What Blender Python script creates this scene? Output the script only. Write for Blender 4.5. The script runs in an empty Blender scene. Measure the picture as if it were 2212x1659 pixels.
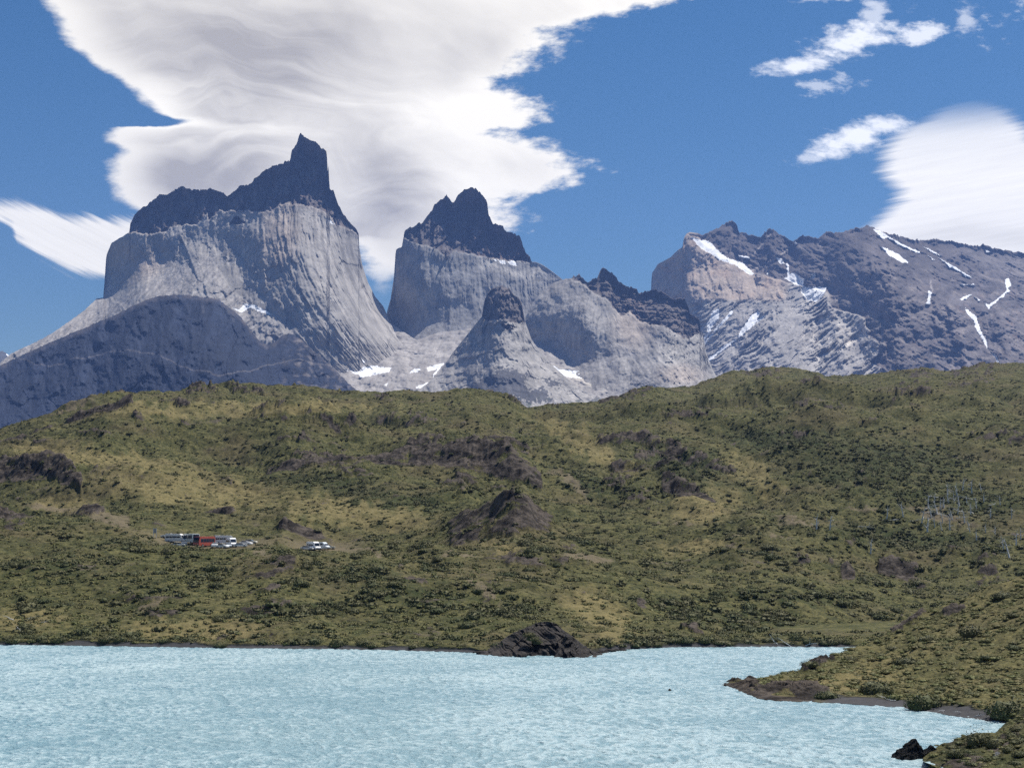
import bpy, bmesh, math, random
import numpy as np
from mathutils import Vector, Matrix, Euler
R = math.radians
random.seed(7)
rng = np.random.default_rng(11)
scene = bpy.context.scene
col = scene.collection

# ------------------------------------------------------------------ camera
# photograph measured in a 2212 x 1659 frame; horizon lies on its row 1143
FW, FH = 2212.0, 1659.0
CX, CY = FW / 2, FH / 2
F = 1.4948 * FW
CAM_Z = 27.0
PITCH = math.atan((1143 - CY) / F)
cam_d = bpy.data.cameras.new("camera")
cam_d.sensor_width = 36
cam_d.lens = 36 * 1.4948
cam_d.clip_start = 0.5
cam_d.clip_end = 60000
cam = bpy.data.objects.new("camera", cam_d)
col.objects.link(cam)
cam.location = (0, 0, CAM_Z)
cam.rotation_euler = (R(90) + PITCH, 0, 0)
scene.camera = cam

# ------------------------------------------------------------------ light
SUN_EL, SUN_AZ = R(59), R(50)       # azimuth measured from the view direction towards the right
sd = bpy.data.lights.new("sun", "SUN")
sd.energy = 4.6
sd.angle = R(0.53)
sd.color = (1.0, 0.95, 0.88)
sun = bpy.data.objects.new("sun", sd)
col.objects.link(sun)
sdir = Vector((math.sin(SUN_AZ) * math.cos(SUN_EL), math.cos(SUN_AZ) * math.cos(SUN_EL), math.sin(SUN_EL)))
sun.rotation_euler = sdir.to_track_quat('Z', 'Y').to_euler()
sun.location = (0, 0, 400)

vs = scene.view_settings
vs.view_transform = 'Standard'
vs.look = 'None'
vs.exposure = 0.55
vs.gamma = 1
vs.use_curve_mapping = False
scene.cycles.max_bounces = 6
scene.cycles.volume_bounces = 0
scene.cycles.transparent_max_bounces = 8
scene.cycles.use_denoising = False


# ------------------------------------------------------------------ photo frame -> directions
def uw(px, py):
    """pixel of the 2212 frame -> (X/Y, Z/Y) of its ray"""
    px = np.asarray(px, float); py = np.asarray(py, float)
    a = (px - CX) / F; b = (CY - py) / F
    c, s = math.cos(PITCH), math.sin(PITCH)
    den = c - b * s
    return a / den, (s + b * c) / den


def pxy(X, Y, Z):
    """world -> pixel of the 2212 frame"""
    c, s = math.cos(PITCH), math.sin(PITCH)
    dz = Z - CAM_Z
    fwd = Y * c + dz * s
    up = -Y * s + dz * c
    return CX + F * X / fwd, CY - F * up / fwd


def world(px, py, Y):
    u, w = uw(px, py)
    return u * Y, Y + 0 * u, CAM_Z + w * Y


def azel(px, py):
    u, w = uw(px, py)
    return np.arctan(u), np.arctan(w / np.sqrt(1 + u * u))


# ------------------------------------------------------------------ node helper
class NT:
    def __init__(s, nt):
        s.nt = nt; s.n = nt.nodes; s.l = nt.links

    def new(s, t, **kw):
        nd = s.n.new(t)
        for k, v in kw.items():
            setattr(nd, k, v)
        return nd

    def _in(s, sock, v):
        if v is None: return
        if isinstance(v, bpy.types.NodeSocket): s.l.new(v, sock)
        else: sock.default_value = v

    def m(s, op, a, b=None, c=None, clamp=False):
        nd = s.new('ShaderNodeMath', operation=op, use_clamp=clamp)
        for i, v in enumerate((a, b, c)):
            if v is not None: s._in(nd.inputs[i], v)
        return nd.outputs[0]

    def mul(s, a, b): return s.m('MULTIPLY', a, b)
    def add(s, a, b): return s.m('ADD', a, b)
    def sub(s, a, b): return s.m('SUBTRACT', a, b)

    def ramp(s, x, lo, hi, a=0.0, b=1.0, smooth=True):
        nd = s.new('ShaderNodeMapRange', interpolation_type='SMOOTHSTEP' if smooth else 'LINEAR')
        s._in(nd.inputs[0], x)
        for i, v in enumerate((lo, hi, a, b)): s._in(nd.inputs[i + 1], v)
        return nd.outputs[0]

    def xyz(s, x, y, z):
        nd = s.new('ShaderNodeCombineXYZ')
        for i, v in enumerate((x, y, z)): s._in(nd.inputs[i], v)
        return nd.outputs[0]

    def noise(s, vec, scale, detail=4, rough=0.55, dist=0.0, col=False, lac=2.0):
        nd = s.new('ShaderNodeTexNoise')
        if vec is not None: s.l.new(vec, nd.inputs['Vector'])
        nd.inputs['Scale'].default_value = scale
        nd.inputs['Detail'].default_value = detail
        nd.inputs['Roughness'].default_value = rough
        nd.inputs['Lacunarity'].default_value = lac
        nd.inputs['Distortion'].default_value = dist
        return nd.outputs['Color' if col else 'Fac']

    def mix(s, f, a, b, blend='MIX'):
        nd = s.new('ShaderNodeMix', data_type='RGBA', blend_type=blend)
        s._in(nd.inputs[0], f)
        for i, v in ((6, a), (7, b)):
            if isinstance(v, tuple) and len(v) == 3: v = (*v, 1)
            s._in(nd.inputs[i], v)
        return nd.outputs[2]

    def attr(s, name):
        return s.new('ShaderNodeAttribute', attribute_name=name)

    def scalevec(s, vec, sc):
        nd = s.new('ShaderNodeVectorMath', operation='MULTIPLY')
        s.l.new(vec, nd.inputs[0]); nd.inputs[1].default_value = sc
        return nd.outputs[0]


# ------------------------------------------------------------------ sky with its clouds
def build_sky():
    w = bpy.data.worlds.new("World")
    scene.world = w
    w.use_nodes = True
    t = NT(w.node_tree)
    t.n.clear()
    out = t.new('ShaderNodeOutputWorld')
    bg = t.new('ShaderNodeBackground')
    STR = 0.10
    bg.inputs[1].default_value = STR
    sky = t.new('ShaderNodeTexSky', sky_type='NISHITA')
    sky.sun_disc = False
    sky.sun_elevation = SUN_EL
    sky.sun_rotation = SUN_AZ
    sky.altitude = 300
    sky.air_density = 1.0
    sky.dust_density = 0.2
    sky.ozone_density = 2.2
    tc = t.new('ShaderNodeTexCoord')
    d = tc.outputs['Generated']
    sp = t.new('ShaderNodeSeparateXYZ'); t.l.new(d, sp.inputs[0])
    x, y, z = sp.outputs
    K = F * 0.985                                     # radians -> about one pixel of the frame
    AZ = t.mul(t.m('ARCTAN2', x, y), K)
    EL = t.mul(t.m('ARCSINE', z), K)

    def PX(px, py):
        a, e = azel(px, py)
        return float(a) * K, float(e) * K

    def curve(inp, pts, key):
        """pts: (px, py); key 'el': az as a function of el; key 'az': the other way"""
        q = [PX(*p) for p in pts]
        if key == 'el': q = [(b, a) for a, b in q]
        q.sort()
        x0, x1 = q[0][0], q[-1][0]
        y0, y1 = min(b for a, b in q) - 1, max(b for a, b in q) + 1
        nd = t.new('ShaderNodeFloatCurve')
        c = nd.mapping.curves[0]
        n = [((a - x0) / (x1 - x0), (b - y0) / (y1 - y0)) for a, b in q]
        c.points[0].location = n[0]; c.points[1].location = n[-1]
        for p in n[1:-1]: c.points.new(*p)
        for p in c.points: p.handle_type = 'AUTO_CLAMPED'
        nd.mapping.update()
        t.l.new(t.m('DIVIDE', t.sub(inp, x0), x1 - x0, clamp=True), nd.inputs['Value'])
        return t.add(t.mul(nd.outputs[0], y1 - y0), y0)

    # two warps: broad billow and fine fringe
    P = t.xyz(AZ, EL, 0.0)
    def warp(scale, amp, det=3, sx=1.0, sy=1.0):
        n = t.noise(t.scalevec(P, (sx, sy, 1)), scale, det, 0.55, col=True)
        s3 = t.new('ShaderNodeSeparateXYZ'); t.l.new(n, s3.inputs[0])
        return t.mul(t.sub(s3.outputs[0], .5), amp), t.mul(t.sub(s3.outputs[1], .5), amp)
    wx1, wy1 = warp(1 / 130, 24, 3)
    wx2, wy2 = warp(1 / 30, 26, 6, 0.6, 1.0)
    rg = t.ramp(AZ, -520, 120, .25, 1.0)
    az = t.add(AZ, t.add(wx1, t.mul(wx2, rg))); el = t.add(EL, t.add(wy1, t.mul(wy2, rg)))
    fine = t.noise(t.xyz(t.mul(t.sub(AZ, t.mul(EL, .35)), .45), EL, 0.), 1 / 24, 7, 0.62)    # wind combed fringe
    fine2 = t.noise(t.xyz(t.mul(t.sub(AZ, t.mul(EL, .2)), .32), EL, 4.), 1 / 11, 6, 0.65)
    finec = t.add(t.sub(fine, .5), t.mul(t.sub(fine2, .5), .28))

    # main cloud: left and right edge as functions of elevation
    L = curve(el, [(-300, -420), (-60, -120), (70, -10), (110, 30), (140, 90), (190, 130), (235, 160), (285, 200), (340, 248),
                   (392, 264), (240, 276), (222, 300), (250, 325), (228, 360), (232, 400), (262, 440), (330, 470), (560, 500),
                   (745, 520), (770, 560), (800, 610), (825, 640)], 'el')
    Rr = curve(el, [(2000, -420), (1700, -100), (1480, 0), (1330, 32), (1240, 62), (1200, 105), (1150, 150), (1095, 185),
                    (1150, 205), (1185, 235), (1180, 268), (1115, 285), (1170, 305), (1235, 335), (1272, 370), (1250, 395),
                    (1170, 420), (1105, 445), (1142, 480), (1120, 496), (1040, 520), (930, 560), (860, 600), (835, 640)], 'el')
    s1 = t.m('MINIMUM', t.sub(az, L), t.sub(Rr, az))
    rightness = t.ramp(AZ, -200, 120)
    soft = t.ramp(AZ, -500, 150, 24, 66)
    d1 = t.ramp(t.add(s1, t.mul(finec, t.mul(soft, t.ramp(AZ, -520, 60, 2.2, 3.6)))), t.mul(soft, -.35), t.mul(soft, 1.25))
    d1 = t.mul(d1, t.ramp(EL, PX(820, 655)[1], PX(800, 560)[1]))

    # left wing cloud
    T2 = curve(az, [(-900, 330), (-300, 380), (0, 432), (60, 444), (130, 458), (200, 470), (290, 474), (420, 470), (520, 480)], 'az')
    B2 = curve(az, [(-900, 480), (-300, 470), (0, 476), (40, 520), (90, 556), (150, 585), (220, 603), (420, 640), (520, 650)], 'az')
    ws2 = t.noise(t.xyz(t.mul(t.add(AZ, t.mul(EL, 1.6)), .25), t.mul(t.sub(EL, t.mul(AZ, -.45)), 1.0), 3.), 1 / 15, 5, .6)
    s2 = t.m('MINIMUM', t.sub(T2, el), t.sub(el, B2))
    d2 = t.ramp(t.add(s2, t.mul(t.sub(ws2, .5), 52)), -8, 17)
    d2 = t.mul(d2, t.ramp(AZ, PX(470, 500)[0], PX(400, 500)[0]))

    # right lens cloud
    L3 = curve(EL, [(2120, 214), (2040, 228), (1985, 260), (1935, 285), (1895, 330), (1893, 370), (1925, 420), (1905, 455), (1862, 492),
                    (1800, 540), (1700, 620)], 'el')
    comb = t.noise(t.xyz(t.mul(t.add(AZ, t.mul(EL, -.3)), .06), t.sub(EL, t.mul(AZ, .12)), 9.), 1 / 9, 6, .62)
    R3 = curve(EL, [(2130, 214), (2180, 235), (2230, 280), (2290, 340), (2400, 450), (2700, 600)], 'el')
    s3 = t.m('MINIMUM', t.sub(AZ, L3), t.sub(R3, AZ))
    d3 = t.ramp(t.add(s3, t.mul(t.sub(comb, .5), 62)), -10, 46)
    d3 = t.mul(d3, t.ramp(EL, PX(2100, 205)[1], PX(2100, 300)[1], 0.0, 1.0))
    thick3 = t.ramp(EL, PX(2100, 240)[1], PX(2100, 400)[1], .80, 1.0)
    d3 = t.mul(d3, thick3)

    # small torn clouds: turned ellipses broken up by combed noise
    def patch(px, py, hx, hy, ang, amp=1.0, dens=1.0, seed=0.0, comb_a=-.6):
        cx, cy = PX(px, py)
        ca, sa = math.cos(ang), math.sin(ang)
        dx, dy = t.sub(az, cx), t.sub(el, cy)
        p = t.m('DIVIDE', t.add(t.mul(dx, ca), t.mul(dy, sa)), hx)
        q = t.m('DIVIDE', t.sub(t.mul(dy, ca), t.mul(dx, sa)), hy)
        r = t.m('SQRT', t.add(t.mul(p, p), t.mul(q, q)))
        n = t.noise(t.xyz(t.mul(t.sub(AZ, t.mul(EL, comb_a)), .5), EL, seed), 1 / 30, 7, .66)
        v = t.add(t.sub(1.0, r), t.mul(t.sub(n, .5), 2.6 * amp))
        return t.mul(t.ramp(v, 0.02, .85), dens)
    ps = [patch(1730, 140, 105, 26, R(8), .8, .95, 1.), patch(1850, 88, 120, 42, R(12), 1.0, .95, 2.), patch(1985, 72, 75, 30, R(12), 1.2, .85, 3.),
          patch(1890, 28, 38, 40, R(-40), 1.1, .6, 4.), patch(1795, 185, 65, 22, R(4), 1.5, .5, 5.), patch(2083, 42, 24, 26, R(-40), 1.4, .5, 6.),
          patch(1850, -6, 130, 10, 0, .9, .8, 7.), patch(1835, 300, 118, 40, R(14), .8, 1.0, 8.), patch(1905, 272, 62, 30, R(0), .8, .95, 9.),
          patch(1745, 345, 46, 14, R(10), 1.2, .6, 10.), patch(1866, 182, 18, 12, 0, 1.3, .4, 11.),
          patch(2600, -300, 500, 160, R(20), 1., .9, 12.), patch(-500, -250, 300, 90, R(-15), 1., .9, 13.), patch(2700, 100, 260, 70, R(10), 1., .9, 14.)]
    d4 = ps[0]
    for q in ps[1:]: d4 = t.m('MAXIMUM', d4, q)

    # brightness inside the main cloud
    bill = t.noise(t.xyz(t.mul(t.add(AZ, t.mul(EL, .3)), .62), t.sub(EL, t.mul(AZ, -.25)), 2.), 1 / 120, 5, .50, .3)
    bill2 = t.noise(t.xyz(t.mul(AZ, .5), EL, 5.), 1 / 190, 3, .45, .6)
    def gaus(px, py, rx, ry):
        cx, cy = PX(px, py)
        p = t.m('DIVIDE', t.sub(az, cx), rx); q = t.m('DIVIDE', t.sub(el, cy), ry)
        return t.m('EXPONENT', t.mul(t.add(t.mul(p, p), t.mul(q, q)), -1.0))
    core = t.ramp(s1, 0, 150)
    grey = t.add(t.add(t.mul(gaus(470, 120, 380, 150), .60), t.mul(gaus(400, 385, 190, 70), .85)), t.add(t.mul(gaus(830, 440, 120, 160), .62), t.mul(gaus(930, 90, 330, 90), .34)))
    grey = t.m('MINIMUM', grey, .80)
    white = t.add(t.mul(gaus(330, 235, 70, 45), .25), t.add(t.mul(gaus(960, 240, 210, 42), .40), t.mul(gaus(430, 275, 160, 16), .30)))
    bri = t.sub(t.ramp(AZ, -500, -50, .90, 1.0), t.mul(core, t.add(t.mul(grey, .68), 0.03)))
    bri = t.add(bri, t.mul(white, .5))
    bri = t.add(bri, t.mul(t.sub(bill, .5), t.mul(core, .50)))
    bri = t.add(bri, t.mul(t.sub(bill2, .5), t.mul(core, .22)))
    ax, ay = PX(500, 560)
    ddx = t.m('DIVIDE', t.sub(az, ax), 1.7); ddy = t.sub(el, ay)
    dist = t.add(t.m('SQRT', t.add(t.mul(ddx, ddx), t.mul(ddy, ddy))), t.mul(t.sub(bill2, .5), 260))
    arcs = t.noise(t.xyz(t.m('DIVIDE', dist, 30.), t.mul(t.m('ARCTAN2', ddx, ddy), 1.6), 1.), 1.0, 4, .5, .3)
    bri = t.add(bri, t.mul(t.sub(arcs, .5), t.mul(core, t.mul(t.add(gaus(480, 230, 330, 190), .18), .62))))
    bx_, by_ = PX(870, 640)
    ex, ey = t.m('DIVIDE', t.sub(az, bx_), 1.1), t.sub(el, by_)
    dist2 = t.add(t.m('SQRT', t.add(t.mul(ex, ex), t.mul(ey, ey))), t.mul(t.sub(bill2, .5), 200))
    arcs2 = t.noise(t.xyz(t.m('DIVIDE', dist2, 26.), t.mul(t.m('ARCTAN2', ex, ey), 1.8), 6.), 1.0, 4, .5, .3)
    bri = t.add(bri, t.mul(t.sub(arcs2, .5), t.mul(core, t.mul(gaus(860, 400, 170, 170), .45))))
    bri = t.m('MINIMUM', bri, 1.06)
    V = 1.30 / STR * 0.46
    cl1 = t.mix(t.ramp(bri, .36, 1.0, smooth=False), (.62 * V, .58 * V, .53 * V), (1.52 * V, 1.45 * V, 1.30 * V))
    w2b = t.add(.93, t.mul(t.sub(ws2, .5), .35))
    c2 = t.mul(w2b, V * 1.42)
    cl2 = t.xyz(t.mul(c2, 1.06), t.mul(c2, 1.02), t.mul(c2, .93))
    b3 = t.add(.93, t.mul(t.sub(comb, .5), .22))
    b3 = t.sub(b3, t.mul(t.m('EXPONENT', t.mul(-1.0, t.m('POWER', t.m('DIVIDE', t.add(t.sub(EL, PX(2100, 500)[1]), t.mul(t.m('ABSOLUTE', t.sub(AZ, PX(2060, 0)[0])), .16)), 26.), 2.0))), .16))
    c3 = t.mul(b3, V * 1.5)
    cl3 = t.xyz(t.mul(c3, 1.05), t.mul(c3, 1.02), t.mul(c3, .96))
    hsv = t.new('ShaderNodeHueSaturation')
    hsv.inputs['Saturation'].default_value = 1.36
    hsv.inputs['Value'].default_value = 0.50
    t.l.new(sky.outputs[0], hsv.inputs['Color'])
    c = t.mix(d3, hsv.outputs[0], cl3)
    c = t.mix(d4, c, (1.38 * V, 1.40 * V, 1.43 * V))
    c = t.mix(d2, c, cl2)
    c = t.mix(d1, c, cl1)
    # nothing below the horizon
    t.l.new(c, bg.inputs[0])
    t.l.new(bg.outputs[0], out.inputs[0])
    w.cycles.sampling_method = 'MANUAL'
    w.cycles.sample_map_resolution = 1024


build_sky()


# ------------------------------------------------------------------ object bookkeeping
def tag(o, label=None, cat=None, group=None, kind=None):
    if label: o['label'] = label
    if cat: o['category'] = cat
    if group: o['group'] = group
    if kind: o['kind'] = kind
    return o


def link(name, me, parent=None):
    o = bpy.data.objects.new(name, me)
    col.objects.link(o)
    if parent is not None: o.parent = parent
    return o


def empty(name, loc=(0, 0, 0), rz=0.0):
    o = bpy.data.objects.new(name, None)
    col.objects.link(o)
    o.location = loc; o.rotation_euler = (0, 0, rz)
    return o


def copy_tree(o, parent=None):
    c = o.copy(); col.objects.link(c); c.parent = parent
    for ch in list(o.children): copy_tree(ch, c)
    return c


def grid_mesh(name, P, mat, attrs=None, smooth=True, flip=False):
    """P: rows x cols x 3"""
    nr, nc = P.shape[:2]
    me = bpy.data.meshes.new(name)
    me.vertices.add(nr * nc)
    me.vertices.foreach_set('co', P.reshape(-1).astype(np.float32))
    idx = np.arange(nr * nc, dtype=np.int32).reshape(nr, nc)
    q = np.stack([idx[:-1, :-1], idx[:-1, 1:], idx[1:, 1:], idx[1:, :-1]], -1).reshape(-1, 4)
    if flip: q = q[:, ::-1]
    nq = len(q)
    me.loops.add(nq * 4)
    me.loops.foreach_set('vertex_index', np.ascontiguousarray(q).reshape(-1))
    me.polygons.add(nq)
    me.polygons.foreach_set('loop_start', np.arange(0, nq * 4, 4, dtype=np.int32))
    if smooth: me.polygons.foreach_set('use_smooth', np.ones(nq, bool))
    me.update(calc_edges=True)
    for k, v in (attrs or {}).items():
        if v.ndim == 3:
            a = me.attributes.new(k, 'FLOAT_COLOR', 'POINT')
            c4 = np.ones((nr * nc, 4), np.float32); c4[:, :3] = v.reshape(-1, 3)
            a.data.foreach_set('color', c4.reshape(-1))
        else:
            a = me.attributes.new(k, 'FLOAT', 'POINT')
            a.data.foreach_set('value', v.reshape(-1).astype(np.float32))
    me.materials.append(mat)
    return me


def poly_mesh(name, V, Fc, mat, smooth=False):
    me = bpy.data.meshes.new(name)
    me.from_pydata([tuple(v) for v in V], [], [tuple(f) for f in Fc])
    if mat: me.materials.append(mat)
    if smooth:
        for p in me.polygons: p.use_smooth = True
    me.update()
    return me


# ------------------------------------------------------------------ numpy noise
_perm = np.random.default_rng(5).permutation(512)
_perm = np.concatenate([_perm, _perm, _perm])
_ga = np.random.default_rng(6).uniform(0, 2 * np.pi, 512)
_gx, _gy = np.cos(_ga), np.sin(_ga)


def perlin(x, y):
    x = np.asarray(x, float); y = np.asarray(y, float)
    xi = np.floor(x).astype(int); yi = np.floor(y).astype(int)
    xf = x - xi; yf = y - yi
    xi &= 511; yi &= 511
    u = xf * xf * xf * (xf * (xf * 6 - 15) + 10); v = yf * yf * yf * (yf * (yf * 6 - 15) + 10)
    def g(i, j, dx, dy):
        h = _perm[_perm[(xi + i) & 511] + ((yi + j) & 511)] & 511
        return _gx[h] * dx + _gy[h] * dy
    a = g(0, 0, xf, yf); b = g(1, 0, xf - 1, yf)
    c = g(0, 1, xf, yf - 1); d = g(1, 1, xf - 1, yf - 1)
    return ((a + u * (b - a)) * (1 - v) + (c + u * (d - c)) * v) * 1.4


def fbm(x, y, o=4, g=.5, l=2.03, s=0.0):
    r = 0; a = 1; n = 0
    for i in range(o):
        r = r + a * perlin(x + s + i * 17.3, y - s + i * 9.1); n += a
        a *= g; x = x * l; y = y * l
    return r / n * 1.3


def ridged(x, y, o=4, g=.5, l=2.03, s=0.0):
    r = 0; a = 1; n = 0
    for i in range(o):
        r = r + a * (1 - 2 * np.abs(perlin(x + s + i * 17.3, y - s + i * 9.1))); n += a
        a *= g; x = x * l; y = y * l
    return r / n


def facets(x, y, s=0):
    """broken rock: every cell of a random mosaic is a plane with its own tilt"""
    x = np.asarray(x, float) + s * 3.7; y = np.asarray(y, float) - s * 2.9
    xi = np.floor(x).astype(int); yi = np.floor(y).astype(int)
    best = np.full(x.shape, 9.0); val = np.zeros(x.shape)
    for i in (-1, 0, 1):
        for j in (-1, 0, 1):
            h = _perm[_perm[(xi + i) & 511] + ((yi + j) & 511)] & 511
            h2 = _perm[h + 7] & 511; h3 = _perm[h + 91] & 511
            cx = xi + i + h / 512; cy = yi + j + h2 / 512
            dx = x - cx; dy = y - cy; d = dx * dx + dy * dy
            m = d < best
            v = (h3 / 512 - .5) * .9 + dx * _gx[h] * .9 + dy * _gy[h2] * .9
            val = np.where(m, v, val); best = np.where(m, d, best)
    return val


def crag(x, y, s=0):
    w = .35 * fbm(x, y, 3, s=s + 2); w2 = .35 * fbm(x, y, 3, s=s + 6)
    return facets(x + w, y + w2, s) + .5 * facets(x * 2.3 + w, y * 2.3 + w2, s + 3) + .25 * facets(x * 5.1, y * 5.1 + w, s + 5)


def sst(a, b, x):
    t = np.clip((x - a) / (b - a), 0, 1)
    return t * t * (3 - 2 * t)


def inpoly(x, y, poly):
    p = np.asarray(poly, float)
    r = np.zeros(x.shape, bool)
    j = len(p) - 1
    for i in range(len(p)):
        xi, yi = p[i]; xj, yj = p[j]
        if yi != yj:
            c = ((yi > y) != (yj > y)) & (x < (xj - xi) * (y - yi) / (yj - yi) + xi)
            r ^= c
        j = i
    return r


def blobs(x, y, lst, warp=0.0):
    """soft union of ellipses (cx, cy, rx, ry, turn in degrees)"""
    m = np.zeros(np.shape(x))
    for cx, cy, rx, ry, an in lst:
        c, s = math.cos(R(an)), math.sin(R(an))
        dx, dy = x - cx, y - cy
        p = (dx * c + dy * s) / rx; q = (-dx * s + dy * c) / ry
        m = np.maximum(m, 1 - np.sqrt(p * p + q * q))
    return m


def ip(x, pts):
    p = sorted(pts)
    return np.interp(x, [a for a, b in p], [b for a, b in p])


def rbf(px, py, ctrl):
    c = np.array(ctrl, float)
    xs = c[:, :2] / 100
    def ph(r): return np.sqrt(r * r + .25)
    d = np.sqrt(((xs[:, None] - xs[None]) ** 2).sum(-1))
    n = len(c)
    A = np.zeros((n + 3, n + 3)); A[:n, :n] = ph(d); A[:n, n:] = np.c_[np.ones(n), xs]; A[n:, :n] = A[:n, n:].T
    sol = np.linalg.solve(A, np.r_[c[:, 2], 0, 0, 0])
    out = sol[n] + sol[n + 1] * px / 100 + sol[n + 2] * py / 100
    for i in range(n):
        out = out + sol[i] * ph(np.sqrt((px / 100 - xs[i, 0]) ** 2 + (py / 100 - xs[i, 1]) ** 2))
    return out


# ------------------------------------------------------------------ mountain rock material
def mountain_mat(name, bump=7.0, sx=1.0):
    m = bpy.data.materials.new(name); m.use_nodes = True
    t = NT(m.node_tree); t.n.clear()
    out = t.new('ShaderNodeOutputMaterial'); b = t.new('ShaderNodeBsdfPrincipled')
    t.l.new(b.outputs[0], out.inputs[0])
    b.inputs['Roughness'].default_value = .95
    b.inputs['Specular IOR Level'].default_value = .15
    a = t.attr('col').outputs['Color']
    snow = t.attr('snow').outputs['Fac']
    tc = t.new('ShaderNodeTexCoord').outputs['Object']
    n1 = t.noise(t.scalevec(tc, (1, 1, .35)), 1 / 28, 6, .65)
    n2 = t.noise(tc, 1 / 120, 4, .6)
    n3 = t.noise(tc, 1 / 260, 3, .5)
    am = t.ramp(n3, .38, .6, .25, 1.0)
    n1 = t.add(.5, t.mul(t.sub(n1, .5), am))
    f = t.add(t.ramp(n1, .3, .7, .62, 1.38, False), t.ramp(n2, .3, .7, -.2, .2, False))
    g = t.mix(1.0, a, t.xyz(f, f, f), 'MULTIPLY')
    c = t.mix(t.ramp(t.add(snow, t.mul(t.sub(n1, .5), 1.5)), .38, .56), g, (.90, .91, .93))
    t.l.new(c, b.inputs['Base Color'])
    bp = t.new('ShaderNodeBump')
    bp.inputs['Strength'].default_value = .9
    bp.inputs['Distance'].default_value = bump
    t.l.new(t.mul(n1, t.sub(1.0, t.mul(snow, .8))), bp.inputs['Height'])
    t.l.new(bp.outputs[0], b.inputs['Normal'])
    return m


ROCK_M = mountain_mat('mountain rock')
GRAN = np.array([.335, .315, .290]); WARM = np.array([.40, .33, .27]); DARK = np.array([.108, .094, .088])
BRWN = np.array([.13, .095, .080]); TALUS = np.array([.30, .28, .26]); PALE = np.array([.54, .505, .455])


def lerp(a, b, m):
    return a * (1 - m[..., None]) + b * m[..., None]


ZA = lambda L: [(x * .3858, 274.3 + y * .3858) for x, y in L]
ZB = lambda L: [(777.2 + x * .35965, 365.8 + y * .35965) for x, y in L]
ZE = lambda L: [(1371.6 + x * .3799, 438.9 + y * .3799) for x, y in L]


def mountain(name, label, sil, base, ctrl, paint, x0, x1, jag=None, step=1.55, rows=None, back=700):
    """sil: skyline polyline (frame pixels); base: lower edge row or polyline; ctrl: (px, py, km) distance of the rock face;
    paint(px, py, t) -> colour, snow, extra metres of relief"""
    px = np.arange(x0, x1, step)
    ys = ip(px, sil)
    jg = jag(px, ys) if jag else 0
    yb = ip(px, base) if isinstance(base, list) else np.full(px.shape, float(base))
    ys = np.minimum(ys + jg, yb - .5)
    n = rows or int(max(yb - ys) / step)
    tt = np.linspace(0, 1, n)[:, None]
    PXg = np.repeat(px[None], n, 0)
    PYg = yb[None] * (1 - tt) + ys[None] * tt
    Y = rbf(PXg, PYg, ctrl) * 1000
    colr, snow, rel = paint(PXg, PYg, PYg - ys[None])
    edge = sst(0, 10, PYg - ys[None])
    Y = Y + rel * (.25 + .75 * edge)
    X, Yw, Z = world(PXg, PYg, Y)
    # far side, falling away behind the crest
    for i, (dy, dz) in enumerate(((.08, .02), (.35, .16), (1., .55), (1.8, 1.2))):
        X = np.vstack([X, X[n - 1:n] * (1 + back * dy / Yw[n - 1:n])])
        Yw2 = Yw[n - 1:n] + back * dy
        Z2 = Z[n - 1:n] - dz * back * (1 + .15 * fbm(px / 20, px * 0 + i))[None]
        Yw = np.vstack([Yw, Yw2]); Z = np.vstack([Z, np.maximum(Z2, -2)])
        colr = np.vstack([colr, colr[n - 1:n]]); snow = np.vstack([snow, snow[n - 1:n] * 0])
    P = np.stack([X, Yw, np.maximum(Z, -2.0)], -1)
    me = grid_mesh(name, P, ROCK_M, {'col': colr, 'snow': snow})
    o = link(name, me)
    tag(o, label, 'mountain', kind='structure')
    return o


def streak(s, y, sc=7.0, ln=90.0, seed=0.0):
    s = s + 5 * fbm(s / 40, y / 40, 3, s=seed + 9)
    a = fbm(s / sc, y / ln, 5, .62, s=seed)
    cr = 1 - ridged(s / (sc * 2.2), y / (ln * .8), 4, .6, s=seed + 3)
    am = .55 + .9 * sst(-.3, .4, fbm(s / 60, y / 60, 3, s=seed + 7))
    return am * (.5 * a - .22 * np.clip(cr - .55, -.3, 1)) + .35 * fbm(s / (sc * 4), y / (ln * 1.5), 3, s=seed + 5) + .10 * facets(s / (sc * 1.6), y / (ln * .35), seed)


def jagged(px, s, k=1.0):
    z = px * 0
    sp = np.clip(ridged(px / 7, z, 2, s=s + 1) - .45, 0, 1) * sst(-.1, .4, fbm(px / 30, z, 2, s=s + 2))
    return k * (-5.0 * (ridged(px / 22, z, 4, .55, s=s) - .3) + 2.6 * facets(px / 9, z, s) - 9 * sp)


def polys(px, py, L, w=1.6):
    wx = fbm(px / 7, py / 7, 3, s=3) * w; wy = fbm(px / 7, py / 7, 3, s=8) * w
    m = np.zeros(px.shape)
    for p in L: m = np.maximum(m, inpoly(px + wx, py + wy, p).astype(float))
    return m


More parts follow.
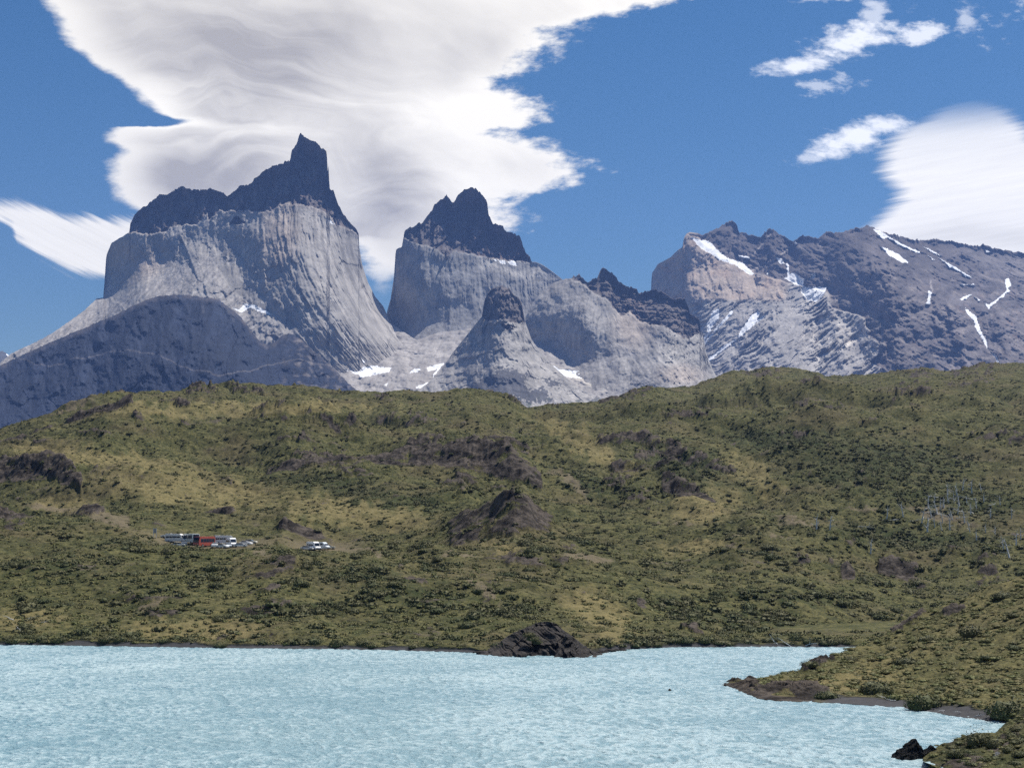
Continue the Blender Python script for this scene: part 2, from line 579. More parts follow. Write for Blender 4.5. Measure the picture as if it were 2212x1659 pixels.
# ---- the tall left horn
silA = [(-300, 960), (-120, 850)] + ZA([(0, 1322), (60, 1270), (230, 1190), (300, 1150), (400, 1080), (470, 1030), (540, 962), (578, 955), (585, 870), (595, 720),
        (625, 650), (725, 590), (728, 545), (755, 490), (790, 462), (850, 420), (895, 380), (925, 384), (960, 375), (1000, 348), (1020, 333), (1040, 350),
        (1100, 355), (1160, 356), (1180, 348), (1230, 368), (1270, 390), (1300, 372), (1350, 340), (1390, 330), (1440, 280), (1500, 240), (1560, 215),
        (1612, 202), (1625, 190), (1632, 140), (1660, 105), (1672, 60), (1680, 46), (1715, 65), (1760, 90), (1805, 120), (1830, 140), (1838, 200), (1834, 270),
        (1845, 350), (1868, 362), (1885, 420), (1920, 490), (1960, 540), (1995, 570), (2008, 600), (2012, 680), (2030, 780), (2060, 870), (2100, 950)]) + \
    [(828, 662), (840, 690), (860, 735), (900, 770), (960, 800), (1000, 840), (1040, 880)]
capA = ZA([(600, 500), (725, 590), (800, 590), (830, 600), (940, 575), (980, 550), (1100, 545), (1165, 520), (1162, 478), (1230, 465), (1370, 462), (1420, 470),
           (1530, 465), (1560, 435), (1620, 425), (1700, 435), (1800, 460), (1860, 510), (1880, 550), (1950, 565), (2005, 600), (2060, 500)])
snA = [ZA([(1300, 1015), (1340, 1022), (1370, 990), (1430, 998), (1530, 1052), (1480, 1045), (1400, 1012), (1350, 1042)]),
       ZA([(1825, 512), (1850, 520), (1875, 548), (1840, 535)]), ZA([(1555, 255), (1575, 248), (1568, 262)]),
       ZA([(1985, 1400), (2030, 1345), (2100, 1335), (2200, 1350), (2200, 1385), (2120, 1380), (2060, 1400)]),
       ZA([(1925, 1345), (1960, 1370), (2020, 1402), (1985, 1405)]), ZA([(2025, 1298), (2050, 1320), (2035, 1322)]),
       ZA([(1600, 1440), (1625, 1428), (1650, 1436)])]


def paintA(px, py, dep):
    n1 = fbm(px / 60, py / 60, 5, s=1)
    capy = ip(px, capA) + 5 * fbm(px / 12, py / 20, 4, s=4) + 3 * ridged(px / 30, py / 30, 3, s=2)
    cap = sst(2.0, -2.0, py - capy) * (px > 270) * (px < 775)
    tri = inpoly(px + 3 * fbm(px / 8, py / 8, 3), py, ZA([(1280, 550), (1322, 498), (1375, 538), (1330, 548)]))
    cap = np.maximum(cap, tri)
    # streak coordinate: sweeps right in the lower part of the right face, left on the spur
    sR = px - 215 * np.clip((py - 450) / 400, 0, 1.3) ** 2.1
    sL = px + .9 * (py - 560)
    lf = sst(600, 540, px - .25 * (py - 500))
    stR = streak(sR, py, 6.5, 130, 1); stL = .5 * streak(sL, py, 9, 60, 2) + .5 * streak(px, py, 9, 120, 3)
    st = stR * (1 - lf) + stL * lf
    # colours
    c = np.ones(px.shape + (3,)) * GRAN
    c = lerp(c, WARM, np.clip(blobs(px, py, [(600, 520, 60, 120, 10), (300, 560, 90, 60, -20)]) * 1.5 + st * .5, 0, 1) * .7)
    c = c * (1 + .45 * st + .18 * n1)[..., None]
    wat = sst(.10, .5, fbm(sR / 14, py / 220, 3, s=9)) * (1 - lf) * .35
    c = c * (1 - wat)[..., None]
    # rubble slope on the left below the cliffs
    tal = sst(-6, 10, py - ip(px, ZA([(0, 1200), (470, 1035), (700, 930), (900, 850), (1050, 760), (1180, 700), (1215, 760), (1250, 860), (1330, 930), (1500, 1050), (1640, 1200), (1800, 1700), (2400, 1800)])) + 6 * fbm(px / 20, py / 20, 3))
    c = lerp(c, TALUS * (1 + .55 * fbm((px + 1.1 * py) / 8, (py - .5 * px) / 60, 4, s=6))[..., None], tal * .8)
    gl = inpoly(px + 6 * fbm(px / 15, py / 15, 3, s=2), py, ZA([(1190, 740), (1230, 720), (1330, 850), (1450, 960), (1560, 1080), (1620, 1140), (1500, 1040), (1370, 960), (1300, 910)]))
    c = lerp(c, np.array([.16, .155, .15]), gl * .6)
    # cap
    capc = DARK * np.clip(1 + .8 * fbm(px / 18, py / 30, 5, s=12) + .8 * facets(px / 7, py / 12, 4), .2, 3)[..., None]
    capc = lerp(capc, BRWN * 1.9, sst(.05, .45, fbm((px + .5 * py) / 40, (py - .35 * px) / 6, 4, s=15)) * .55)
    capc = lerp(capc, np.array([.11, .10, .10]), sst(.25, .6, fbm(px / 9, py / 70, 4, s=14)) * .5)
    c = lerp(c, capc, cap)
    c = lerp(c, BRWN * 1.4, sst(5, 0, np.abs(py - capy - 3)) * (px > 450) * .25)
    foot = sst(0, 6, py - ip(px, [(560, 900), (600, 730), (640, 718), (690, 760), (740, 800), (790, 850), (900, 960)])) * sst(900, 560, px) * (px > 575)
    c = lerp(c, np.array([.085, .08, .082]), foot * np.clip(.6 + fbm(px / 14, py / 14, 4, s=20), 0, 1))
    sn = polys(px, py, snA)
    rel = 34 * st * (1 - cap) * (1 - .6 * tal) + 36 * n1 + 14 * crag(px / 60, py / 110, 11) * (1 - cap) + lf * (1 - cap) * 7 * crag(px / 20, py / 30, 12)
    rel = rel + cap * (70 * crag(px / 26, py / 44, 7) + 36 * ridged(px / 14, py / 40, 4, s=7))
    rel = rel + 60 * cap + 1.9 * cap * np.clip(capy - py, 0, 200)
    rel = rel + tal * 20 * fbm((px + py) / 14, (py - px) / 30, 4, s=30)
    return c, sn, rel


def jagA(px, ys):
    m = sst(285, 300, px) * sst(780, 740, px)
    return m * jagged(px, 3) + 1.6 * fbm(px / 9, px * 0 + 7, 3)


mountain('mountain', 'tallest dark tipped granite horn on the left with broad fluted pale walls', silA, [(-300, 962), (-120, 900), (0, 950), (500, 950), (1040, 900)],
         [(1000, 860, 8.9), (900, 850, 9.0), (850, 790, 9.5), (830, 660, 10.5), (790, 580, 10.4), (770, 500, 10.3), (700, 300, 9.95), (650, 290, 9.9), (640, 440, 9.75), (565, 520, 9.52),
          (590, 600, 9.30), (650, 700, 9.1), (700, 560, 9.55), (760, 650, 9.62), (800, 720, 9.55), (740, 790, 9.15), (700, 860, 8.8), (480, 560, 9.6), (455, 600, 9.3),
          (430, 640, 9.08), (520, 640, 9.22), (500, 700, 8.98), (350, 580, 9.8), (300, 540, 10.0), (230, 600, 10.3), (240, 520, 10.3), (290, 420, 10.3), (400, 410, 10.15), (500, 420, 10.05),
          (300, 640, 9.35), (150, 720, 9.2), (0, 770, 8.9), (400, 850, 8.2), (0, 950, 8.2), (-300, 950, 8.2), (550, 760, 8.85)],
         paintA, -298, 1040, jagA)

# ---- the dark foothill in front of it
silF = [(-300, 962), (-100, 850)] + ZA([(0, 1330), (120, 1275), (250, 1215), (400, 1150), (500, 1110), (650, 1045), (800, 970), (860, 950), (900, 940), (1000, 935), (1100, 943), (1220, 960),
        (1290, 1010), (1350, 1060), (1400, 1130), (1440, 1180), (1490, 1215), (1540, 1200), (1580, 1160), (1620, 1152), (1680, 1180), (1750, 1245), (1850, 1330), (1950, 1430), (2040, 1500), (2140, 1580)])


def paintF(px, py, dep):
    n = fbm(px / 45, py / 45, 5, s=41)
    st = streak(px + .25 * (py - 700) + 10 * n, py, 8, 60, 43)
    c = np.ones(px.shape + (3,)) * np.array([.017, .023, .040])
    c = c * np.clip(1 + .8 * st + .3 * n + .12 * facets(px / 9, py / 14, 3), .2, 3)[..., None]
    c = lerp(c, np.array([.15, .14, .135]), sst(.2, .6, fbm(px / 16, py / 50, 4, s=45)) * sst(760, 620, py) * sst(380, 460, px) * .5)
    rib = np.abs(py - (760 + 20 * np.sin(px / 60) + .06 * px + 8 * n)) < 1.6
    c = lerp(c, np.array([.13, .12, .12]), rib * .5)
    c = lerp(c, np.array([.13, .11, .10]), sst(16, 0, dep) * np.clip(.5 + fbm(px / 20, py / 10, 3), 0, 1) * .6)
    lowr = sst(590, 650, px) * sst(.0, .5, fbm(px / 20, py / 12, 4, s=48))
    c = lerp(c, np.array([.20, .175, .16]), lowr * .6)
    gul = ridged(px / 75 + .25 * (py - 700) / 75 + .3 * n, py / 320, 3, .4, s=50)
    return c, 0 * px, 70 * n + 16 * st - 130 * gul + 20 * crag(px / 50, py / 70, 13)


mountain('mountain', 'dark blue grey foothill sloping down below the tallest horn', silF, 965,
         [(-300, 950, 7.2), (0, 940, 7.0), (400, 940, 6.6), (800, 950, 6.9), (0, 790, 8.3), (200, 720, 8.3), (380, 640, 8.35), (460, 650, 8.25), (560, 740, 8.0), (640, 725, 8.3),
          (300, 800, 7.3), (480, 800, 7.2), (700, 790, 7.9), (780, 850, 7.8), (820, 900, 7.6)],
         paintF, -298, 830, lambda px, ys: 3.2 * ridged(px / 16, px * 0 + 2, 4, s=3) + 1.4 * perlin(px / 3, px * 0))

# ---- the middle horn
silB = ZB([(140, 1000), (150, 940), (165, 850), (185, 780), (205, 650), (216, 485), (232, 474), (252, 468), (268, 380), (310, 350), (370, 325), (440, 245), (455, 215), (480, 190),
           (505, 180), (522, 163), (545, 190), (560, 206), (580, 180), (600, 150), (640, 125), (675, 113), (700, 135), (730, 160), (758, 190), (768, 215), (772, 270), (800, 325), (860, 350), (885, 380),
           (900, 385), (930, 388), (965, 420), (990, 490), (1020, 530), (1032, 556), (1060, 558), (1100, 575), (1150, 610), (1215, 660), (1300, 740), (1400, 860), (1500, 1000)])
capB = ZB([(180, 300), (265, 405), (330, 445), (410, 462), (470, 482), (520, 535), (560, 490), (640, 503), (700, 515), (800, 535), (900, 550), (1000, 556), (1035, 556), (1100, 480)])
snB = [ZB([(88, 930), (120, 905), (155, 910), (150, 970), (200, 1030), (280, 1075), (292, 1102), (190, 1092), (100, 1010)]),
       ZB([(805, 540), (820, 545), (822, 556), (812, 552)]), ZB([(828, 543), (870, 548), (880, 570), (850, 568)]), ZB([(885, 553), (930, 548), (947, 582), (905, 574)]),
       ZB([(722, 488), (740, 492), (738, 508), (728, 504)]), ZB([(340, 1110), (358, 1100), (340, 1125), (290, 1132)]), ZB([(470, 1018), (500, 1018), (498, 1032)])]


def paintB(px, py, dep):
    n1 = fbm(px / 55, py / 55, 5, s=61)
    capy = ip(px, capB) + 4 * fbm(px / 9, py / 16, 4, s=64)
    cap = sst(2, -2, py - capy) * (px < 1152)
    st = streak(px - .08 * (py - 600), py, 4.5, 150, 62)
    low = sst(640, 740, py)
    st2 = streak(px + 1.0 * py, py - px * .4, 8, 60, 66)
    st = st * (1 - low) + .7 * st2 * low
    c = np.ones(px.shape + (3,)) * (GRAN * np.array([.93, .96, 1.0]) * .88)
    c = c * (1 + .42 * st + .25 * n1)[..., None]
    c = lerp(c, PALE * .8, sst(.25, .5, fbm(px / 26, py / 40, 3, s=68)) * .35)
    c = c * (1 - .4 * sst(30, 2, py - capy) * sst(-.1, .4, fbm(px / 5, py / 60, 3, s=71)))[..., None]
    c = lerp(c, PALE, sst(14, 2, np.abs(py - capy - 10 - .15 * (px - 1010))) * sst(1010, 1060, px) * .6)
    dike = (np.abs(px - (777.2 + .35965 * (250 + (660 - (py - 365.8) / .35965) * .82 + 20 * n1))) < 1.2) * (py < 600) * (py > 528)
    c = lerp(c, DARK * 1.5, dike * .7)
    capc = np.ones(px.shape + (3,)) * DARK * 1.05
    capc = lerp(capc, BRWN, sst(985, 1050, px) * .8)
    capc = capc * (1 + .6 * fbm(px / 16, py / 24, 5, s=72) + .3 * perlin(px / 60, py / 4.0))[..., None]
    c = lerp(c, capc, cap)
    rel = 16 * st + 28 * n1 + 6 * crag(px / 30, py / 90, 17) * (1 - cap) + cap * (55 + 1.9 * np.clip(capy - py, 0, 200) + 85 * crag(px / 24, py / 36, 18) + 30 * ridged(px / 14, py / 34, 4, s=77))
    return c, polys(px, py, snB), rel


mountain('mountain', 'middle granite horn with twin peaked brown black cap', silB, [(826, 726), (845, 800), (1320, 850)],
         [(830, 700, 10.6), (850, 560, 10.5), (880, 500, 10.5), (960, 430, 10.7), (1010, 410, 10.7), (1080, 520, 10.75), (1140, 565, 10.7), (1200, 600, 10.6), (870, 640, 10.35),
          (930, 600, 10.3), (950, 700, 10.2), (1000, 640, 10.35), (870, 760, 10.0), (960, 780, 9.8), (1050, 680, 10.3), (1100, 620, 10.5), (1150, 700, 10.3), (1300, 800, 9.8), (900, 850, 9.3)],
         paintB, 828, 1316, lambda px, ys: sst(870, 880, px) * sst(1155, 1140, px) * jagged(px, 33) + .8 * fbm(px / 8, px * 0 + 4, 3))

# ---- cirque floor with its snow
snV = [ZB([(0, 1210), (50, 1182), (190, 1190), (180, 1215), (50, 1242), (0, 1252)]), ZB([(-90, 1180), (-40, 1215), (0, 1205), (0, 1235), (-40, 1225)]), ZB([(330, 1310), (400, 1283), (460, 1268), (540, 1245), (500, 1282), (390, 1322)]),
       ZB([(400, 1190), (510, 1160), (480, 1200), (440, 1250), (445, 1225), (470, 1200), (410, 1212)]), ZB([(295, 1225), (330, 1195), (372, 1200), (350, 1215)]),
       ZB([(365, 1330), (390, 1322), (372, 1340)]), ZB([(552, 1245), (575, 1232), (560, 1250)]), ZB([(140, 1295), (172, 1282), (160, 1300)]), ZB([(5, 1140), (20, 1138), (38, 1160), (20, 1158)]),
       ZB([(1145, 1172), (1200, 1200), (1300, 1208), (1357, 1213), (1350, 1235), (1395, 1258), (1290, 1252), (1225, 1242)]), ZB([(1490, 1244), (1517, 1245), (1508, 1265), (1535, 1305), (1515, 1300)])]


def paintV(px, py, dep):
    n = fbm(px / 30, py / 16, 5, s=81)
    st = streak(px + .6 * py, py - .3 * px, 10, 50, 83)
    c = np.ones(px.shape + (3,)) * TALUS * 1.15
    c = c * (1 + .4 * st + .3 * n)[..., None]
    c = lerp(c, PALE * 1.05 * np.array([1.03, 1, .95]), sst(1190, 1260, px) * sst(20, 2, np.abs(py - (800 + (px - 1200) * .32))) * .9)
    c = lerp(c, np.array([.17, .15, .14]), sst(.15, .5, fbm(px / 14, py / 10, 4, s=85)) * .5)
    return c, polys(px, py, snV), 50 * n + 25 * st


mountain('mountain', 'pale rubble bowl with snow patches between the granite horns', [(690, 880), (740, 790), (800, 745), (845, 700), (900, 735), (1000, 700), (1200, 720), (1330, 770), (1480, 800), (1560, 850)], 905,
         [(700, 900, 8.4), (1500, 900, 8.3), (1100, 900, 8.4), (800, 850, 8.9), (850, 800, 9.3), (850, 730, 10.0), (950, 800, 9.35), (1250, 860, 8.9), (1200, 790, 9.4), (1350, 800, 9.4), (1400, 860, 8.9), (1000, 720, 10.1), (1500, 820, 9.3), (740, 800, 9.15)],
         paintV, 692, 1560, None, 1.7)

# ---- the rounded right shoulder with black crests
silD = ZB([(900, 1100), (985, 960), (1000, 880), (1040, 800), (1100, 730), (1170, 680), (1240, 658), (1275, 655), (1285, 642), (1305, 640), (1340, 655), (1378, 682), (1395, 664), (1420, 662), (1440, 620), (1460, 595), (1490, 612), (1520, 635), (1560, 680),
           (1620, 712), (1665, 730), (1675, 748), (1740, 738), (1765, 730), (1780, 712), (1790, 730), (1830, 750), (1880, 788), (1900, 775), (1920, 770), (1955, 790), (1975, 830), (1982, 870), (2040, 900), (2058, 960), (2052, 1000),
           (2080, 1100), (2110, 1180), (2140, 1240), (2190, 1320)])
capD = ZB([(1150, 600), (1240, 655), (1300, 668), (1350, 690), (1390, 735), (1440, 760), (1490, 780), (1520, 830), (1560, 870), (1575, 880), (1620, 850), (1680, 915), (1760, 935), (1830, 940), (1900, 985), (1945, 1018), (2000, 1005), (2055, 975), (2100, 900)])


def paintD(px, py, dep):
    n1 = fbm(px / 50, py / 50, 5, s=91)
    capy = ip(px, capD) + 5 * fbm(px / 8, py / 16, 4, s=94)
    cap = sst(2, -2, py - capy)
    s = px - .55 * np.clip(py - 640, 0, 400) * np.clip((px - 1290) / 150, -1.2, 1.1)
    st = streak(s, py, 6, 110, 92)
    fan = sst(1380, 1460, px - .2 * (py - 700))
    st = st * (1 - .25 * fan) + .5 * fan * fbm(px / 4.5, py / 9, 4, s=99)
    c = np.ones(px.shape + (3,)) * GRAN
    c = lerp(c, WARM, np.clip(blobs(px, py, [(1370, 700, 60, 70, 0), (1470, 810, 70, 30, 0)]) * 1.6, 0, 1) * .6)
    c = c * (1 + .42 * st + .2 * n1)[..., None]
    c = lerp(c, PALE * 1.1, np.clip(blobs(px, py, [(1440, 760, 34, 50, 20)]) * 2, 0, 1) * sst(0, .4, st + .2) * .6)
    lines = sst(.82, .95, ridged(px / 60, py / 60, 2, s=95))
    c = c * (1 - .4 * lines * (1 - fan))[..., None]
    ban = fbm(px / 70, (py - .12 * px) / 4.2, 4, s=96)
    capc = np.ones(px.shape + (3,)) * DARK * 1.05
    capc = lerp(capc, BRWN * 1.3, np.clip(sst(.0, .5, ban), 0, 1) * sst(1300, 1380, px))
    capc = lerp(capc, np.array([.22, .17, .14]), sst(6, 0, dep) * sst(1315, 1330, px) * .5)
    c = lerp(c, capc, cap)
    rel = 18 * st + 40 * n1 + (1 - cap) * (7 * crag(px / 40, py / 60, 19) + 20 * fan * crag((px + .5 * py) / 16, (py - .5 * px) / 26, 29)) + cap * (60 + 1.6 * np.clip(capy - py, 0, 200) + 60 * crag(px / 18, py / 16, 20) + 34 * ban)
    return c, 0 * px, rel


mountain('mountain', 'rounded granite shoulder with layered black crests right of the small horn', silD, [(1095, 790), (1140, 860), (1300, 905), (1560, 905)],
         [(1110, 760, 9.9), (1140, 700, 9.9), (1180, 620, 10.1), (1230, 600, 10.1), (1300, 580, 10.1), (1380, 630, 10.0), (1480, 650, 9.9), (1520, 720, 9.9), (1545, 820, 9.7), (1560, 900, 9.2),
          (1200, 740, 9.75), (1250, 700, 9.6), (1330, 740, 9.45), (1400, 720, 9.5), (1450, 780, 9.1), (1400, 850, 8.8), (1300, 820, 9.15), (1250, 860, 9.0), (1500, 860, 8.9), (1450, 700, 9.5)],
         paintD, 1100, 1566, lambda px, ys: sst(1232, 1240, px) * sst(1530, 1500, px) * jagged(px, 53) + .8 * fbm(px / 8, px * 0, 3))

# ---- the small horn in front
silC = ZB([(250, 1400), (340, 1335), (420, 1275), (480, 1215), (560, 1100), (640, 1000), (700, 925), (733, 885), (740, 840), (750, 780), (768, 750), (790, 722), (820, 710), (850, 706), (880, 712), (905, 728), (925, 755),
           (948, 770), (972, 800), (985, 870), (990, 905), (1010, 960), (1030, 1020), (1060, 1062), (1100, 1110), (1160, 1180), (1250, 1260), (1330, 1320), (1400, 1352), (1500, 1400), (1600, 1450)])


def paintC(px, py, dep):
    n1 = fbm(px / 40, py / 40, 5, s=101)
    capy = ip(px, ZB([(700, 880), (740, 890), (765, 912), (850, 898), (900, 915), (940, 928), (990, 918), (1020, 920)])) + 3 * fbm(px / 7, py / 9, 3, s=104)
    cap = sst(2, -2, py - capy)
    bl = inpoly(px + 3 * fbm(px / 8, py / 8, 3), py, ZB([(845, 925), (880, 930), (942, 948), (905, 970), (880, 968)]))
    cap = np.maximum(cap, bl)
    hw = np.maximum(40, (py - 560) * 1.0)
    s = (px - 1090) / hw * 70
    st = streak(s, py, 5.5, 90, 102)
    c = np.ones(px.shape + (3,)) * GRAN * .92
    c = c * (1 + .5 * st + .25 * n1)[..., None]
    c = lerp(c, PALE * .95, sst(.15, .5, fbm(px / 16, py / 10, 4, s=105)) * sst(1090, 1120, px) * sst(700, 730, py) * .5)
    dk = polys(px, py, [ZB([(620, 1330), (680, 1290), (760, 1250), (830, 1205), (885, 1183), (960, 1215), (985, 1240), (1020, 1215), (1030, 1240), (985, 1275), (1060, 1390), (900, 1365), (750, 1345)]),
                        ZB([(1110, 1260), (1200, 1270), (1205, 1300), (1160, 1310), (1120, 1290)]), ZB([(980, 1330), (1120, 1310), (1160, 1400), (1000, 1400)])], 14)
    c = lerp(c, np.array([.075, .075, .08]) * (1 + .6 * n1)[..., None], dk * .9)
    grn = sst(.1, .4, fbm(px / 18, py / 9, 4, s=108)) * sst(850, 868, py)
    c = lerp(c, np.array([.035, .05, .03]), grn * .7)
    capc = np.ones(px.shape + (3,)) * DARK * 1.15 * (1 + .6 * fbm(px / 10, py / 10, 4, s=106) + .5 * perlin(px / 60, py / 4.5))[..., None]
    capc = lerp(capc, np.array([.17, .15, .14]), (np.abs(py - 655) < 1.8) * (px < 1080) * .6)
    c = lerp(c, capc, cap)
    rel = 30 * st + 40 * n1 + (1 - cap) * 14 * crag(s / 16, py / 44, 21) + cap * (35 + 50 * crag(px / 15, py / 24, 22))
    return c, polys(px, py, snV[2:6]) * 0, rel


mountain('mountain', 'small steep horn with square dark top in front of the middle horn', silC, 910,
         [(860, 900, 8.2), (1340, 900, 8.0), (1090, 900, 7.8), (1090, 800, 8.25), (1070, 700, 8.62), (1110, 700, 8.62), (1090, 640, 8.75), (1050, 650, 8.9), (1130, 680, 8.85), (1085, 620, 8.9),
          (1000, 760, 8.75), (960, 800, 8.7), (1180, 780, 8.75), (1250, 840, 8.55), (1000, 850, 8.3), (1180, 850, 8.25), (930, 860, 8.4)],
         paintC, 868, 1350, lambda px, ys: jagged(px, 63, .6) * sst(1030, 1045, px) * sst(1140, 1130, px) + 1.0 * fbm(px / 6, px * 0, 3), 1.4)

# ---- the right massif
silE = ZE([(90, 560), (95, 400), (115, 372), (130, 347), (200, 310), (235, 275), (270, 250), (278, 200), (292, 175), (310, 166), (350, 170), (385, 182), (470, 150), (490, 133), (510, 125), (530, 105), (548, 100), (580, 125), (592, 165), (650, 185), (720, 195), (740, 168),
           (770, 148), (800, 165), (830, 182), (865, 205), (900, 220), (930, 200), (985, 185), (1040, 207), (1070, 180), (1100, 165), (1130, 176), (1180, 170), (1220, 155), (1270, 145), (1320, 128), (1370, 150), (1430, 175), (1500, 190), (1590, 215),
           (1700, 212), (1830, 225), (1900, 243), (1930, 245), (1960, 248), (1978, 232), (2000, 250), (2050, 262), (2130, 275), (2212, 290), (2500, 380), (2800, 470)])
snE = [ZE(p) for p in (
    [(330, 200), (370, 215), (430, 225), (470, 270), (520, 310), (600, 335), (662, 395), (640, 400), (560, 345), (480, 322), (430, 285), (385, 262)],
    [(805, 312), (830, 318), (848, 345), (825, 340)], [(850, 425), (870, 420), (865, 360), (860, 350), (875, 350), (880, 400), (905, 398), (955, 430), (950, 466), (905, 455), (880, 440)],
    [(960, 483), (1075, 485), (1062, 520), (1030, 552), (985, 545), (960, 512)], [(990, 400), (1025, 405), (1015, 425), (995, 436), (1008, 412)],
    [(440, 620), (472, 610), (476, 655), (440, 700), (428, 730), (398, 775), (386, 790), (392, 760), (415, 735), (410, 690)],
    [(600, 727), (655, 645), (690, 620), (703, 632), (690, 662), (742, 626), (745, 640), (640, 722), (560, 790), (430, 893), (420, 880), (520, 800), (590, 765)],
    [(535, 632), (543, 640), (430, 760), (395, 812), (390, 800), (470, 700)],
    [(1410, 258), (1440, 266), (1490, 290), (1542, 332), (1510, 330), (1450, 295)], [(1360, 150), (1400, 165), (1432, 192), (1405, 200)],
    [(1430, 180), (1500, 225), (1600, 270), (1595, 276), (1500, 237), (1445, 198)],
    [(1885, 605), (1940, 650), (1962, 720), (1997, 780), (2003, 822), (1975, 775), (1935, 705), (1925, 665), (1890, 630)], [(2022, 855), (2050, 865), (2068, 900), (2078, 927), (2060, 922), (2050, 880)],
    [(2100, 440), (2122, 437), (2135, 470), (2118, 490), (2130, 500), (2080, 540), (2030, 580), (2022, 600), (1998, 570), (2020, 570), (2060, 545), (2110, 500)],
    [(1670, 505), (1682, 512), (1676, 570), (1658, 568), (1668, 540)], [(1852, 545), (1880, 530), (1910, 522), (1880, 545), (1858, 552)], [(1935, 535), (1960, 552), (1950, 558)],
    [(1775, 350), (1805, 370), (1790, 368)], [(1670, 300), (1700, 322), (1690, 322)], [(1855, 462), (1920, 462), (1925, 468), (1860, 466)], [(1865, 410), (1890, 416), (1875, 420)], [(1995, 268), (2025, 285), (2000, 282)],
    [(745, 400), (765, 400), (755, 408)], [(1645, 250), (1700, 275), (1740, 300), (1690, 282)], [(1740, 320), (1810, 360), (1900, 415), (1880, 412), (1800, 366)], [(590, 298), (640, 305), (650, 318), (600, 308)], [(900, 218), (925, 232), (910, 236)])]
thin = [((775, 170), (670, 300)), ((905, 225), (835, 290)), ((910, 225), (990, 285)), ((660, 385), (800, 318)), ((1045, 235), (1075, 262)), ((1680, 440), (1690, 500))]


